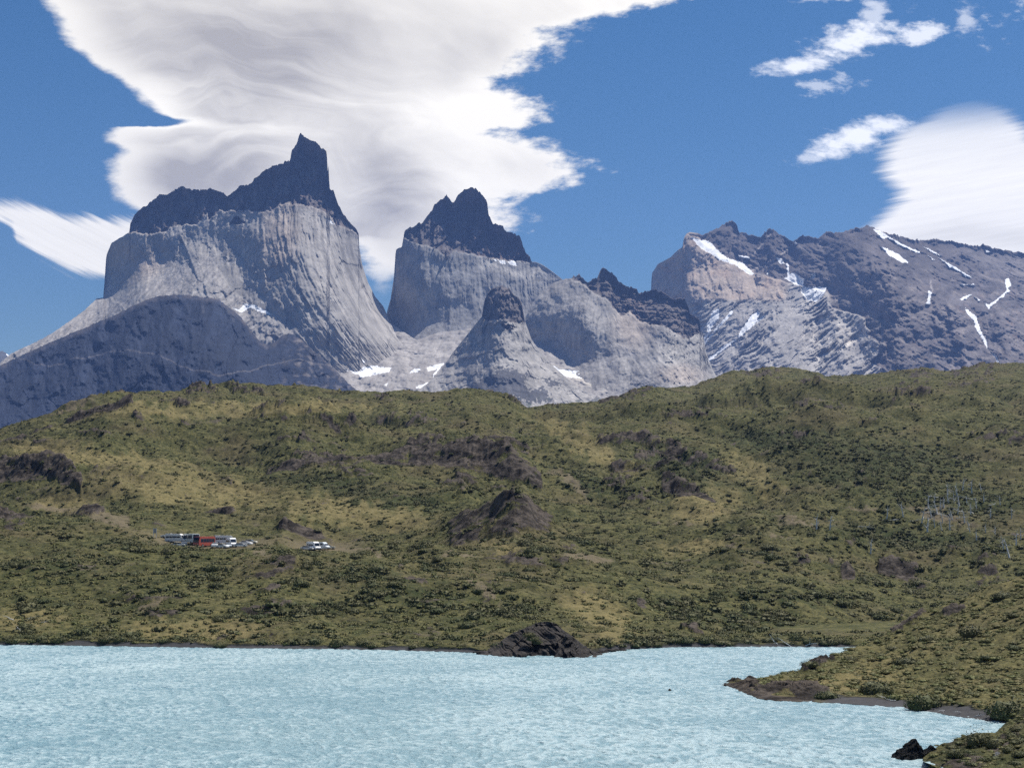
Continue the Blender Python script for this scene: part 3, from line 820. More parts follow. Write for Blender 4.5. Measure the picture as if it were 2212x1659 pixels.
def paintE(px, py, dep):
    n1 = fbm(px / 60, py / 60, 5, s=111)
    zx = (px - 1371.6) / .3799; zy = (py - 438.9) / .3799
    wz = 30 * fbm(px / 18, py / 18, 4, s=113)
    bx = np.interp(zy, [0, 190, 300, 400, 470, 500, 600, 640, 700, 760, 800, 900, 1000, 1200], [330, 352, 500, 690, 940, 1080, 1130, 1290, 1310, 1340, 1400, 1350, 1420, 1500])
    dk = sst(-14, 14, zx + wz - bx)
    tong = np.clip(blobs(zx + wz, zy, [(1080, 620, 90, 50, 0), (760, 430, 160, 40, 25)]) * 3, 0, 1)
    # diagonal beds: in the dark rock they fall to the right, in the pale rock they fall to the left
    ww = 7 * fbm(px / 60, py / 60, 3, s=131)
    bedD = fbm((px + .2 * py) / 60, (py - .55 * px + ww) / 7.0, 5, .62, s=115) * (.35 + 1.1 * sst(-.3, .5, fbm(px / 70, py / 70, 3, s=132)))
    bedP = fbm((px - .2 * py) / 110, (py + .72 * px + 2.5 * ww) / 10.5, 6, .64, s=117) * (.4 + 1.1 * sst(-.3, .5, fbm(px / 60, py / 60, 3, s=134)))
    vert = streak(px, py, 7, 80, 118)
    up = sst(565, 540, zy + .0 * zx) * sst(900, 820, zx)                       # vertical cliff band on the left
    c = np.ones(px.shape + (3,)) * GRAN * 1.12
    c = c * (1 + .62 * bedP + .2 * n1)[..., None]
    pale = sst(0, .45, bedP) * np.clip(blobs(zx, zy, [(1180, 760, 420, 330, -25), (600, 850, 320, 160, -20)]) * 2, 0, 1)
    c = lerp(c, PALE * 1.15, pale * .9)
    cl = lerp(np.ones(px.shape + (3,)) * WARM * 1.02, np.array([.44, .32, .24]), sst(0, .5, fbm(px / 30, py / 30, 3, s=119)) * .5)
    cl = cl * (1 + .35 * vert)[..., None]
    c = lerp(c, cl, up)
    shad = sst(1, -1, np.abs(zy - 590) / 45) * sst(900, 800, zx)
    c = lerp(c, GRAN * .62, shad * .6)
    dc = np.ones(px.shape + (3,)) * DARK * 1.05 * (1 + .55 * n1)[..., None]
    dc = lerp(dc, BRWN * 1.5, np.clip(sst(.05, .5, bedD + .35 * fbm(px / 12, py / 12, 3, s=121)), 0, 1) * sst(380, 560, zy) * .9)
    dc = lerp(dc, np.array([.19, .17, .165]), sst(380, 460, zy) * sst(1450, 1900, zx) * np.clip(.35 + 1.4 * fbm(px / 26, py / 20, 4, s=123), 0, 1) * .8)
    dc = lerp(dc, np.array([.20, .18, .17]), np.clip(blobs(zx, zy, [(2100, 340, 300, 70, 12)]) * 2, 0, 1) * .8)
    led = sst(.60, .85, ridged((px + .3 * py) / 90, (py - .5 * px + 2 * ww) / 26, 4, s=137)) * sst(300, 420, zy)
    dc = lerp(dc, np.array([.26, .225, .20]), led * .7)
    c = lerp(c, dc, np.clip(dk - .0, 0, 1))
    c = lerp(c, DARK * 1.8, tong * .7 * sst(.0, .3, fbm(px / 14, py / 10, 3, s=126)))
    sn = polys(px, py, [(lambda q: (q - q.mean(0)) * (1.25 if len(q) < 9 else 1.1) + q.mean(0))(np.array(p)) for p in snE], 1.8)
    for (ax, ay), (bx2, by2) in thin:
        vx, vy = bx2 - ax, by2 - ay
        tt = np.clip(((zx - ax) * vx + (zy - ay) * vy) / (vx * vx + vy * vy), 0, 1)
        dd = np.hypot(zx + 6 * fbm(px / 9, py / 9, 3) - ax - tt * vx, zy - ay - tt * vy)
        c = lerp(c, np.array([.36, .32, .29]), sst(6, 3, dd) * .8)
    rel = 70 * n1 + (1 - dk) * (1 - up) * (95 * bedP + 14 * crag((px - .7 * py) / 60, (py + .7 * px) / 14, 23)) + up * (22 * vert + 30 * crag(px / 40, py / 60, 24)) + dk * (34 * bedD + 150 * ridged((px + .5 * py + 3 * ww) / 110, (py - .3 * px) / 90, 6, .52, s=127) + 16 * crag((px + .6 * py) / 38, (py - .55 * px) / 20, 25))
    def spur(x0, k, z0, z1, wd, h):
        cx = x0 + k * (zy - z0) + 2.5 * wz * .5
        return -h * np.clip(1 - np.abs(zx - cx) / (wd * (.5 + (zy - z0) / (z1 - z0))), 0, 1) ** .9 * sst(z0 - 20, z0 + 140, zy)
    rel = rel + spur(1440, .10, 250, 900, 170, 420) + spur(1750, .30, 470, 950, 130, 260) + spur(2050, .2, 520, 950, 130, 260) + spur(1080, .25, 480, 950, 90, 160) * 1.0 + spur(1010, -.1, 210, 480, 90, 180) + spur(800, .0, 180, 420, 80, 150)
    rel = rel * (1 - .4 * sn)
    return c, sn, rel


mountain('mountain', 'wide snow streaked massif on the right with pale cliff and dark ridge', silE, [(1400, 655), (1406, 820), (1520, 905), (3000, 905)],
         [(1410, 600, 13.2), (1420, 700, 12.8), (1490, 505, 13.0), (1480, 640, 12.6), (1520, 820, 11.6), (1550, 500, 13.3), (1600, 560, 13.1), (1620, 620, 12.7), (1620, 680, 12.2), (1600, 780, 11.5),
          (1700, 520, 13.3), (1750, 630, 12.4), (1800, 700, 11.6), (1750, 800, 10.9), (1870, 490, 12.9), (1880, 560, 12.0), (1900, 680, 11.2), (1900, 790, 10.6), (1960, 560, 12.4), (2000, 620, 11.7),
          (2100, 540, 13.2), (2060, 610, 12.3), (2212, 560, 13.3), (2150, 700, 11.5), (2100, 790, 10.8), (2212, 780, 10.6), (2500, 700, 12), (2900, 700, 12), (2900, 600, 13.), (2500, 850, 10.5), (1500, 890, 11.)],
         paintE, 1404, 2780, lambda px, ys: sst(1520, 1530, px) * jagged(px, 73, .8) + .8 * fbm(px / 8, px * 0, 3), 1.6)

# ---- far blue peak peeping out at the left edge
mountain('mountain', 'tiny distant blue peak at the left edge', [(-320, 800), (-60, 740), (-10, 762), (5, 756), (16, 764), (60, 800), (120, 840)], 850,
         [(0, 760, 15), (0, 840, 14.2), (100, 800, 15), (-300, 800, 14.5)], lambda px, py, d: (np.ones(px.shape + (3,)) * np.array([.10, .10, .10]), polys(px, py, [[(12, 764), (22, 766), (16, 770)]]), 60 * fbm(px / 12, py / 12, 4)),
         -318, 120, lambda px, ys: 2 * ridged(px / 9, px * 0, 3), 2.5)


# ------------------------------------------------------------------ near ground
def ground_mat():
    m = bpy.data.materials.new('heath ground'); m.use_nodes = True
    t = NT(m.node_tree); t.n.clear()
    out = t.new('ShaderNodeOutputMaterial'); b = t.new('ShaderNodeBsdfPrincipled')
    t.l.new(b.outputs[0], out.inputs[0])
    b.inputs['Roughness'].default_value = .95
    b.inputs['Specular IOR Level'].default_value = .1
    tc = t.new('ShaderNodeTexCoord').outputs['Object']
    rock = t.attr('rock').outputs['Fac']; dry = t.attr('dry').outputs['Fac']; dens = t.attr('dark').outputs['Fac']; beach = t.attr('beach').outputs['Fac']
    n0 = t.noise(tc, 1 / 45, 4, .6)
    n1 = t.noise(tc, 1 / 5.0, 6, .68)
    n2 = t.noise(tc, 1 / 1.3, 5, .7)
    g = t.mix(t.ramp(n1, .36, .64), (.058, .063, .023), (.138, .128, .052))
    g = t.mix(t.ramp(n2, .42, .66), g, (.022, .028, .012))
    g = t.mix(t.mul(t.ramp(n0, .45, .68), .35), g, (.12, .088, .055))
    g = t.mix(t.mul(dry, t.ramp(n1, .3, .62, .35, .85)), g, (.20, .165, .075))
    g = t.mix(t.mul(dens, t.ramp(n1, .3, .7, .9, .35)), g, (.034, .046, .018))
    br = t.attr('bare').outputs['Fac']
    g = t.mix(t.mul(br, t.ramp(n2, .3, .7, .5, 1.)), g, (.15, .122, .082))
    rk = t.mix(t.ramp(n1, .38, .62), (.019, .016, .014), (.098, .082, .068))
    rk = t.mix(t.ramp(n2, .55, .7), rk, (.010, .010, .012))
    rf = t.ramp(t.add(rock, t.mul(t.sub(n1, .5), 1.3)), .36, .72)
    g = t.mix(rf, g, rk)
    g = t.mix(beach, g, t.mix(n2, (.035, .035, .038), (.085, .083, .085)))
    t.l.new(g, b.inputs['Base Color'])
    bp = t.new('ShaderNodeBump'); bp.inputs['Strength'].default_value = .8; bp.inputs['Distance'].default_value = 1.4
    t.l.new(t.mul(t.add(t.mul(n1, 1.0), t.mul(n2, .35)), t.sub(1.0, t.mul(beach, .9))), bp.inputs['Height'])
    t.l.new(bp.outputs[0], b.inputs['Normal'])
    return m


GROUND_M = ground_mat()


def relief_ground(px, stations, nrow, smooth=9):
    """stations: list of (row polyline, distance polyline); returns distance and slope grids"""
    k = len(stations)
    s = np.linspace(0, k - 1, nrow)
    W = []; D = []
    for pyc, yc in stations:
        py = ip(px, pyc) if isinstance(pyc, list) else np.full(px.shape, float(pyc))
        yy = ip(px, yc) if isinstance(yc, list) else np.full(px.shape, float(yc))
        W.append(py); D.append(yy)
    W = np.array(W); D = np.array(D)
    i = np.minimum(s.astype(int), k - 2); f = (s - i)[:, None]
    PYg = W[i] * (1 - f) + W[i + 1] * f
    Yg = D[i] * (1 - f) + D[i + 1] * f
    if smooth > 1:
        ker = np.hanning(smooth + 2)[1:-1]; ker /= ker.sum()
        def sm(A):
            B = np.pad(A, ((smooth // 2, smooth // 2), (0, 0)), mode='reflect', reflect_type='odd')
            return sum(ker[j] * B[j:j + A.shape[0]] for j in range(smooth))
        PYg = sm(PYg); Yg = sm(Yg)
    return PYg, Yg


shore = [(-1500, 1380), (-400, 1390), (0, 1393), (250, 1396), (500, 1400), (700, 1402), (850, 1405), (1000, 1409), (1050, 1412), (1290, 1411), (1350, 1403), (1450, 1398), (1700, 1397), (1900, 1398), (2300, 1396), (3600, 1385)]
def shoreY(px):
    u, w = uw(px, ip(px, shore)); return -CAM_Z / w
pxs = np.arange(-420, 2640, 2.0)
shY = [(float(a), float(shoreY(a))) for a in np.arange(-500, 2700, 20.)]
ridge = [(-420, 1120), (-200, 1010), (0, 935), (40, 922), (120, 893), (180, 872), (235, 860), (300, 862), (370, 855), (430, 843), (520, 840), (600, 836), (650, 838), (720, 848), (800, 857), (900, 855), (990, 846), (1080, 856), (1110, 862),
         (1140, 884), (1180, 876), (1230, 878), (1290, 872), (1340, 862), (1390, 842), (1450, 838), (1500, 838), (1530, 825), (1580, 808), (1640, 802), (1700, 798), (1740, 802), (1785, 818), (1850, 812), (1900, 808), (1990, 802), (2060, 806), (2110, 794), (2212, 788), (2400, 770), (2640, 760)]
ridgeY = [(-420, 1050), (0, 1150), (500, 1300), (1000, 1350), (1150, 1400), (1400, 1450), (1520, 1650), (1700, 1900), (2212, 1900), (2640, 1900)]
st = [(shore, [(a, b - 30) for a, b in shY]),
      (shore, shY),
      ([(-420, 1330), (0, 1340), (300, 1345), (1000, 1355), (1200, 1350), (1500, 1352), (1850, 1375), (2640, 1370)], [(-420, 395), (600, 395), (1200, 378), (1700, 392), (2640, 400)]),
      ([(-420, 1250), (0, 1255), (250, 1255), (520, 1238), (640, 1222), (800, 1232), (1000, 1250), (1300, 1265), (1600, 1290), (1900, 1330), (2640, 1320)], [(-420, 470), (1100, 470), (2640, 470)]),
      ([(-420, 1195), (0, 1195), (360, 1186), (545, 1186), (640, 1190), (720, 1196), (900, 1195), (1050, 1150), (1110, 1115), (1160, 1150), (1300, 1200), (1600, 1220), (1900, 1260), (2640, 1240)], [(-420, 560), (1100, 560), (2640, 580)]),
      ([(-420, 1160), (0, 1165), (200, 1160), (360, 1167), (545, 1176), (720, 1181), (850, 1170), (1000, 1135), (1200, 1165), (1400, 1160), (1600, 1180), (1900, 1220), (2212, 1195), (2640, 1160)], [(-420, 610), (1100, 605), (2640, 640)]),
      ([(-420, 1140), (0, 1120), (300, 1110), (600, 1110), (900, 1100), (1100, 1095), (1300, 1120), (1500, 1095), (1800, 1120), (2212, 1110), (2640, 1080)], [(-420, 690), (1100, 720), (2640, 760)]),
      ([(-420, 1130), (0, 1050), (300, 1020), (600, 1020), (900, 1040), (1150, 1040), (1400, 1040), (1700, 1020), (2212, 1000), (2640, 980)], [(-420, 800), (1100, 840), (2640, 950)]),
      ([(-420, 1125), (0, 985), (300, 930), (600, 925), (850, 945), (1000, 950), (1150, 965), (1300, 950), (1500, 930), (1800, 900), (2212, 890), (2640, 880)], [(-420, 930), (1100, 1020), (1500, 1150), (2640, 1300)]),
      (ridge, ridgeY),
      ([(a, b + 10) for a, b in ridge], [(a, b + 90) for a, b in ridgeY]),
      ([(a, b + 60) for a, b in ridge], [(a, b + 350) for a, b in ridgeY])]
NR = 1150
PYg, Yg = relief_ground(pxs, st, NR, 61)
PXg = np.repeat(pxs[None], NR, 0)
Xg, Yw, Zg = world(PXg, PYg, Yg)
rockL = [(1000, 1000, 150, 55, 8), (1010, 1035, 90, 42, -25), (930, 975, 90, 26, -5), (680, 1000, 110, 26, 8), (760, 1030, 70, 16, 10), (1440, 1005, 90, 20, 22), (1395, 990, 70, 10, 15), (1395, 1075, 60, 22, 32), (1340, 1060, 70, 14, 30),
         (210, 948, 60, 11, 3), (60, 965, 80, 9, 0), (60, 1035, 110, 22, 8), (140, 1055, 40, 9, 35), (30, 1135, 55, 30, 0), (190, 1118, 50, 14, 10), (250, 856, 30, 7, 0), (440, 848, 70, 9, 0), (540, 850, 70, 8, 4),
         (300, 912, 30, 10, 20), (400, 930, 30, 7, 5), (600, 1165, 1, 1, 0), (630, 1172, 48, 17, 8), (1100, 1120, 50, 26, 20), (1080, 1160, 70, 18, 5), (1000, 1170, 60, 16, -30), (1120, 1220, 110, 26, 0), (1560, 1230, 1, 1, 0),
         (1110, 870, 38, 8, 28), (1200, 876, 40, 5, 0), (1320, 866, 60, 10, -12), (1380, 856, 50, 14, -30), (1480, 905, 120, 16, 3), (1650, 812, 70, 9, 0), (1740, 830, 60, 8, 5), (1980, 812, 60, 9, 0), (2090, 820, 90, 10, 6), (1960, 850, 100, 15, 6),
         (2120, 800, 60, 6, -3), (1730, 945, 70, 12, 5), (2190, 955, 50, 9, 3), (1840, 1190, 38, 24, 0), (1690, 1195, 28, 14, -20), (1735, 1225, 22, 22, -60), (2060, 1200, 34, 22, 0), (1950, 1255, 70, 14, 8), (2140, 1260, 70, 14, -5),
         (570, 1250, 80, 26, -8), (560, 1290, 70, 16, -25), (350, 1340, 100, 22, -22), (250, 1290, 1, 1, 0), (560, 1335, 80, 14, 0), (1390, 1290, 34, 9, 22), (1500, 1362, 40, 12, 25), (480, 1385, 12, 16, 0), (590, 1390, 14, 14, 0), (1230, 1195, 30, 8, 0), (890, 1260, 50, 8, 10), (330, 945, 60, 7, 5), (560, 912, 60, 6, -20), (640, 960, 60, 9, 3), (870, 905, 60, 7, 5), (820, 870, 50, 5, 8), (920, 915, 40, 6, 12)]
bareL = [(1230, 1045, 60, 14, 35), (1590, 1165, 26, 5, 10), (1460, 1140, 60, 4, 0), (1680, 1170, 30, 5, 15), (1720, 1142, 60, 6, 10), (1040, 1275, 55, 11, 25), (230, 1130, 90, 13, 12), (110, 1105, 70, 8, 0), (700, 1165, 45, 7, 12), (1860, 1112, 40, 5, 5), (2040, 1130, 80, 8, 10), (760, 1190, 120, 5, 6),
         (2000, 1105, 60, 8, 0), (330, 1308, 60, 10, -25), (1000, 1205, 60, 5, 5), (1270, 1215, 60, 10, 8), (480, 1190, 130, 5, 4), (150, 890, 60, 6, -15), (1700, 1130, 30, 5, 0)]
dryL = [(430, 1070, 280, 46, 5), (760, 1110, 240, 30, 6), (1530, 1090, 90, 60, -20), (1620, 1030, 90, 40, 30), (1300, 1330, 120, 46, 30), (1260, 965, 160, 26, 30), (400, 1370, 200, 22, 0), (1330, 1385, 70, 20, 10), (60, 1345, 110, 40, 0), (130, 1100, 120, 18, 0), (330, 900, 160, 20, -3), (1500, 1190, 120, 14, 0), (620, 890, 300, 20, 0), (230, 1000, 240, 20, 6), (1080, 1190, 60, 12, 20)]
darkL = [(1900, 1010, 260, 60, 0), (1500, 1020, 160, 60, 20), (2050, 1090, 220, 60, 5), (1950, 1170, 260, 30, 4), (700, 1050, 140, 26, 8), (860, 1085, 160, 22, 8), (1700, 960, 200, 40, 0), (1250, 1040, 100, 30, 30), (780, 1250, 160, 20, 4), (900, 1290, 160, 22, 3), (1060, 1330, 150, 22, -8), (1700, 1300, 240, 22, 0), (1620, 1345, 120, 14, 0), (100, 1240, 170, 16, 3), (60, 1310, 40, 16, 0), (1480, 1330, 80, 18, 10), (620, 1330, 180, 18, -6)]
sc = Yg / 700
rfade = 1 - sst(-330, -30, Yg - ip(pxs, ridgeY)[None])
fold = ridged((Xg + .45 * Yw) / 150, (Yw - .3 * Xg) / 260, 3, .45, s=236)
dzl = rfade * sc * (9 * fold + 9 * fbm(Xg / 170, Yw / 130, 2, s=226)) * sst(0, 90, Yg - shoreY(pxs)[None])
# scarps: (crest points as frame column -> distance and height), front width, back length, how rocky
SC = [([(560, 880, 0), (620, 860, 9), (760, 850, 11), (880, 850, 7), (930, 860, 0)], 22, 60, .9), ([(800, 850, 0), (900, 830, 12), (1000, 830, 16), (1060, 815, 20), (1110, 800, 17), (1180, 790, 0)], 30, 80, .95),
      ([(860, 900, 0), (960, 910, 10), (1090, 900, 8), (1160, 890, 0)], 20, 60, .7), ([(-100, 950, 8), (0, 950, 8), (80, 945, 6), (130, 940, 0)], 16, 60, .9), ([(-100, 830, 12), (0, 820, 13), (90, 800, 13), (140, 780, 10), (185, 760, 0)], 22, 60, 1.0),
      ([(130, 1000, 0), (190, 1000, 10), (260, 990, 8), (300, 980, 0)], 16, 50, 1.0), ([(-60, 650, 8), (0, 650, 9), (50, 650, 7), (85, 650, 0)], 14, 30, 1.0), ([(130, 665, 0), (180, 660, 5), (215, 655, 4), (240, 655, 0)], 10, 30, .9),
      ([(330, 1010, 0), (380, 1010, 6), (430, 1000, 0)], 14, 40, .8), ([(270, 1060, 0), (310, 1060, 8), (350, 1050, 0)], 14, 40, .8), ([(380, 660, 0), (420, 660, 2.5), (500, 655, 3), (520, 655, 0)], 8, 30, .8),
      ([(596, 612, 0), (612, 610, 5), (650, 608, 4.2), (690, 606, 3), (715, 604, 0)], 8, 25, 1.0), ([(930, 590, 0), (1000, 585, 5), (1060, 575, 8), (1105, 565, 9), (1130, 560, 8), (1180, 560, 3), (1230, 560, 0)], 24, 50, .8),
      ([(960, 560, 0), (1050, 545, 4), (1140, 540, 6), (1160, 540, 0)], 10, 40, .9), ([(1270, 980, 0), (1360, 970, 9), (1440, 940, 14), (1530, 900, 12), (1600, 860, 0)], 20, 90, .75), ([(1300, 870, 0), (1360, 850, 7), (1420, 830, 7), (1470, 800, 0)], 16, 60, .7),
      ([(1420, 790, 0), (1460, 775, 9), (1510, 760, 9), (1560, 740, 0)], 18, 60, .9), ([(1440, 640, 0), (1520, 620, 6), (1660, 600, 9), (1800, 600, 8), (1900, 610, 4), (1980, 620, 0)], 60, 60, .15), ([(1890, 575, 0), (1925, 570, 8), (1950, 570, 6), (2000, 565, 0)], 14, 25, .9),
      ([(1810, 515, 0), (1832, 512, 5), (1855, 510, 0)], 9, 15, 1.0), ([(1770, 535, 0), (1795, 530, 3), (1830, 525, 0)], 9, 20, .8), ([(2100, 560, 0), (2130, 560, 6), (2170, 560, 0)], 14, 25, .6), ([(1480, 1290, 0), (1540, 1280, 14), (1640, 1290, 12), (1720, 1300, 0)], 26, 90, .35),
      ([(1700, 1150, 0), (1760, 1140, 9), (1840, 1130, 8), (1880, 1120, 0)], 22, 70, .6), ([(1850, 1600, 0), (1950, 1580, 16), (2080, 1570, 14), (2140, 1560, 0)], 26, 90, .5), ([(2060, 1000, 0), (2150, 990, 9), (2220, 980, 9), (2400, 970, 0)], 20, 70, .6),
      ([(500, 980, 0), (640, 970, 7), (760, 960, 5), (800, 950, 0)], 22, 70, .5), ([(800, 1150, 0), (860, 1150, 8), (900, 1140, 4), (950, 1140, 0)], 18, 60, .5), ([(420, 1120, 0), (480, 1110, 8), (560, 1110, 0)], 16, 60, .3),
      ([(230, 402, 0), (300, 400, 2.4), (400, 405, 2.6), (450, 408, 0)], 8, 20, .7), ([(480, 440, 0), (540, 438, 3.4), (620, 436, 3), (660, 436, 0)], 10, 25, .7), ([(520, 400, 0), (580, 398, 2), (650, 398, 1.6), (700, 398, 0)], 7, 20, .6),
      ([(1355, 425, 0), (1385, 423, 3), (1430, 420, 0)], 8, 20, .8), ([(1460, 388, 0), (1500, 384, 3), (1535, 380, 0)], 8, 18, .9), ([(1100, 470, 0), (1160, 468, 5), (1260, 465, 3), (1310, 465, 0)], 20, 50, .5), ([(760, 500, 0), (900, 495, 4), (1000, 490, 0)], 24, 60, .2),
      ([(1560, 470, 0), (1700, 465, 4), (1850, 465, 3), (1950, 465, 0)], 30, 60, .1), ([(60, 480, 0), (200, 480, 4), (380, 475, 3), (470, 475, 0)], 24, 60, .25), ([(1620, 740, 0), (1760, 730, 9), (1950, 720, 8), (2100, 720, 0)], 60, 110, .0),
      ([(900, 700, 0), (1000, 690, 7), (1200, 690, 6), (1320, 700, 0)], 40, 90, .1), ([(100, 730, 0), (300, 720, 6), (480, 720, 0)], 40, 90, .05)]
face = 0 * PXg
warpY = 14 * fbm(Xg / 40, Yw / 400, 4, s=271); hvar = 1 + .5 * fbm(Xg / 14, Yw / 300, 4, s=273)
for pts, fr, bk, ro in SC:
    q = np.array(pts, float); Yc = np.interp(pxs, q[:, 0], q[:, 1])[None] + warpY * min(1, fr / 20); h = np.interp(pxs, q[:, 0], q[:, 2], 0, 0)[None] * hvar * (.52 if ro > .5 else .8)
    fr = fr * 1.1
    if pts[0][0] < 0: h = h + 0
    tt = (Yg - Yc) / fr
    dzl = dzl + h * np.where(tt < 0, sst(-1, 0, tt), np.exp(-np.clip(Yg - Yc, 0, None) / bk))
    face = np.maximum(face, ro * sst(-1.25, -.8, tt) * sst(.35, .0, tt) * sst(.4, 1.6, h))
PXg, PYg = pxy(Xg, Yw, Zg + dzl)
nw = 22 * fbm(PXg / 26, PYg / 15, 4, s=201); nh = 11 * fbm(PXg / 26, PYg / 15, 4, s=205)
rk = sst(.15, .6, np.maximum(np.clip(blobs(PXg + nw, PYg + nh, rockL), -.3, 1) * .55, face * .70 - .10) + .62 * fbm(Xg / 13, Yw / 9, 6, .62, s=207))
wid = fbm(Xg / 55, Yw / 80, 5, s=210)
rk = np.clip(rk + .4 * sst(.40, .66, ridged(Xg / 48, Yw / 34, 4, s=211) * .6 + wid * .5) , 0, 1)
# relief of the land itself
above = sst(0, 22, Yg - np.array([b for a, b in [(0, 0)]])[0] - shoreY(pxs)[None])
dz = 3.6 * fbm(Xg / 70, Yw / 60, 4, s=220) * sc + 1.5 * fbm(Xg / 18, Yw / 16, 4, s=223) * sc
dz = dz + 2.6 * sc * ridged(Xg / 60 + .3 * wid, (Yw + .5 * Xg) / 38, 4, s=225)
rr = sst(.1, .7, rk)
dz = dz + dzl
dz = dz + rr * sc * (.9 * crag((Xg - .4 * Yw) / 26, (Yw + .5 * Xg) / 20, 31) + 1.8 * ridged((Xg - .4 * Yw) / 26, (Yw + .6 * Xg) / 13, 5, .5, s=227) + .8 * ridged(Xg / 5, Yw / 4, 3, s=228))
dz = dz + .22 * fbm(Xg / 2.2, Yw / 2.5, 3, s=231) * sc
# level shelf for the parked vehicles
shelf = np.exp(-((PXg - 450) / 150) ** 4) * np.exp(-((Yg - 562) / 50) ** 4)
shelf = np.maximum(shelf, np.exp(-((PXg - 700) / 85) ** 4) * np.exp(-((Yg - 550) / 62) ** 4))
dz = dz * (1 - .93 * shelf)
dz = dz * np.clip((Yg - shoreY(pxs)[None]) / 18, 0, 1)
dz = dz * (1 - .45 * sst(1250, 1500, Yg))
Zg = Zg + dz
Zg = np.where(Yg < shoreY(pxs)[None], np.minimum(Zg, -.1 - (shoreY(pxs)[None] - Yg) * .12), Zg)
# low eroded bank along the water
Zg = np.where(Yg > shoreY(pxs)[None] + 3, np.maximum(Zg, .5 + .2 * fbm(Xg / 8, Yw / 8, 3)), Zg)
bank = .6 * sst(0, 2.5, Yg - shoreY(pxs)[None]) * (1.3 + .9 * fbm(Xg / 9, Yw / 30, 3, s=240)) * (Yg > shoreY(pxs)[None]) * np.exp(-np.clip(Yg - shoreY(pxs)[None], 0, 99) / 22)
Zg = Zg + bank
dry = np.clip(blobs(PXg + nw * 2, PYg + nh * 2, dryL) * 1.9 + .35 * fbm(Xg / 50, Yw / 40, 3, s=251), 0, 1)
dark = np.clip(blobs(PXg + nw * 2, PYg + nh * 2, darkL) * 1.6 + .3 * fbm(Xg / 60, Yw / 50, 3, s=253), 0, 1)
bare = np.clip(blobs(PXg + nw, PYg + nh, bareL) * 2.6, 0, 1)
bare = np.maximum(bare, .8 * shelf * sst(556, 564, Yg) * sst(602, 590, Yg))
bare = np.maximum(bare, .8 * sst(3.2, 1.6, np.abs(Yg - 562 - .10 * (PXg - 760) - 3 * np.sin(PXg / 40))) * sst(690, 720, PXg) * sst(900, 860, PXg))
beach = sst(2.4, .8, Yg - shoreY(pxs)[None] + 1.6 * fbm(Xg / 7, Yw / 9, 3, s=261))
Phill = np.stack([Xg, Yw, Zg], -1)
PXh, PYh = pxy(Xg, Yw, Zg)
hill = link('hillside', grid_mesh('hillside', Phill, GROUND_M, {'rock': rk, 'dry': dry, 'dark': dark, 'bare': bare, 'beach': beach}))
tag(hill, 'green heath hillside with dark rock outcrops across the lake', 'hill', kind='structure')
# visibility of every hill vertex from the camera
wv = (Zg - CAM_Z) / Yw
vis = wv >= np.maximum.accumulate(wv, 0) - .0012
HN = dict(P=Phill, vis=vis, px=PXh, py=PYh, rock=rk, dark=dark, dry=dry, bare=bare, Y=Yg, shelf=shelf)

# ---- peninsula on the right
pxp = np.arange(1556, 2760, 1.5)
nearP = [(1550, 1481), (1562, 1480), (1600, 1494), (1640, 1510), (1690, 1515), (1750, 1516), (1850, 1522), (1950, 1530), (2060, 1547), (2160, 1562), (2300, 1580), (2760, 1600)]
farP = [(1550, 1479), (1562, 1478), (1600, 1474), (1650, 1471), (1700, 1458), (1740, 1444), (1770, 1430), (1800, 1416), (1860, 1400), (1900, 1384), (1950, 1356), (1990, 1330), (2020, 1318), (2080, 1296), (2140, 1268), (2212, 1246), (2400, 1200), (2760, 1150)]
def wY(px, pts):
    u, w = uw(px, ip(px, pts)); return -CAM_Z / w
nY = [(float(a), float(wY(a, nearP))) for a in np.arange(1550, 2780, 10.)]
fY = [(1550, 266), (1562, 268), (1650, 276), (1740, 292), (1800, 306), (1900, 335), (2000, 345), (2212, 340), (2760, 330)]
def mixc(A, B, t_, xs):
    return [(float(a), float(ip(a, A) * (1 - t_) + ip(a, B) * t_)) for a in xs]
xs_ = np.arange(1550, 2780, 10.)
stP = [(nearP, [(a, b - 14) for a, b in nY]), (nearP, nY), (mixc(nearP, farP, .10, xs_), mixc(nY, fY, .06, xs_)),
       (mixc(nearP, farP, .45, xs_), mixc(nY, fY, .40, xs_)), (mixc(nearP, farP, .75, xs_), mixc(nY, fY, .72, xs_)),
       (farP, fY), ([(a, b + 6) for a, b in farP], [(a, b + 14) for a, b in fY]), ([(a, b + 70) for a, b in farP], [(a, b + 40) for a, b in fY])]
NP_ = 420
PYp, Yp = relief_ground(pxp, stP, NP_, 27)
PXp = np.repeat(pxp[None], NP_, 0)
Xp, Ywp, Zp = world(PXp, PYp, Yp)
nYi = ip(pxp, nY)[None]; fYi = ip(pxp, fY)[None]
inl = np.clip((Yp - nYi) / 9, 0, 1) * np.clip((fYi + 14 - Yp) / 10, 0, 1)
tipf = sst(1560, 1760, PXp)
rkP = np.clip(sst(5, 2.5, Yp - nYi) * sst(1790, 1740, PXp) + blobs(PXp + 14 * fbm(Xp / 6, Ywp / 6, 4), PYp + 8 * fbm(Xp / 6, Ywp / 6, 4, s=4), [(1665, 1496, 105, 13, -10), (1600, 1484, 60, 12, 0), (1765, 1440, 50, 5, -25), (1965, 1350, 60, 8, -33), (2060, 1322, 34, 8, -20), (1750, 1500, 50, 9, 0)]) * 2.6, 0, 1)
dzp = inl * (.25 + .75 * tipf) * (1.1 * fbm(Xp / 22, Ywp / 22, 4, s=301) + .5 * fbm(Xp / 6, Ywp / 6, 4, s=303) + .35 * ridged(Xp / 2.6, Ywp / 2.2, 3, s=305))
dzp = dzp + inl * rkP * (.4 + .7 * ridged((Xp + .8 * Ywp) / 16, (Ywp - .8 * Xp) / 3.2, 5, .6, s=307) + .5 * crag(Xp / 5, Ywp / 3, 35))
Zp = Zp + dzp
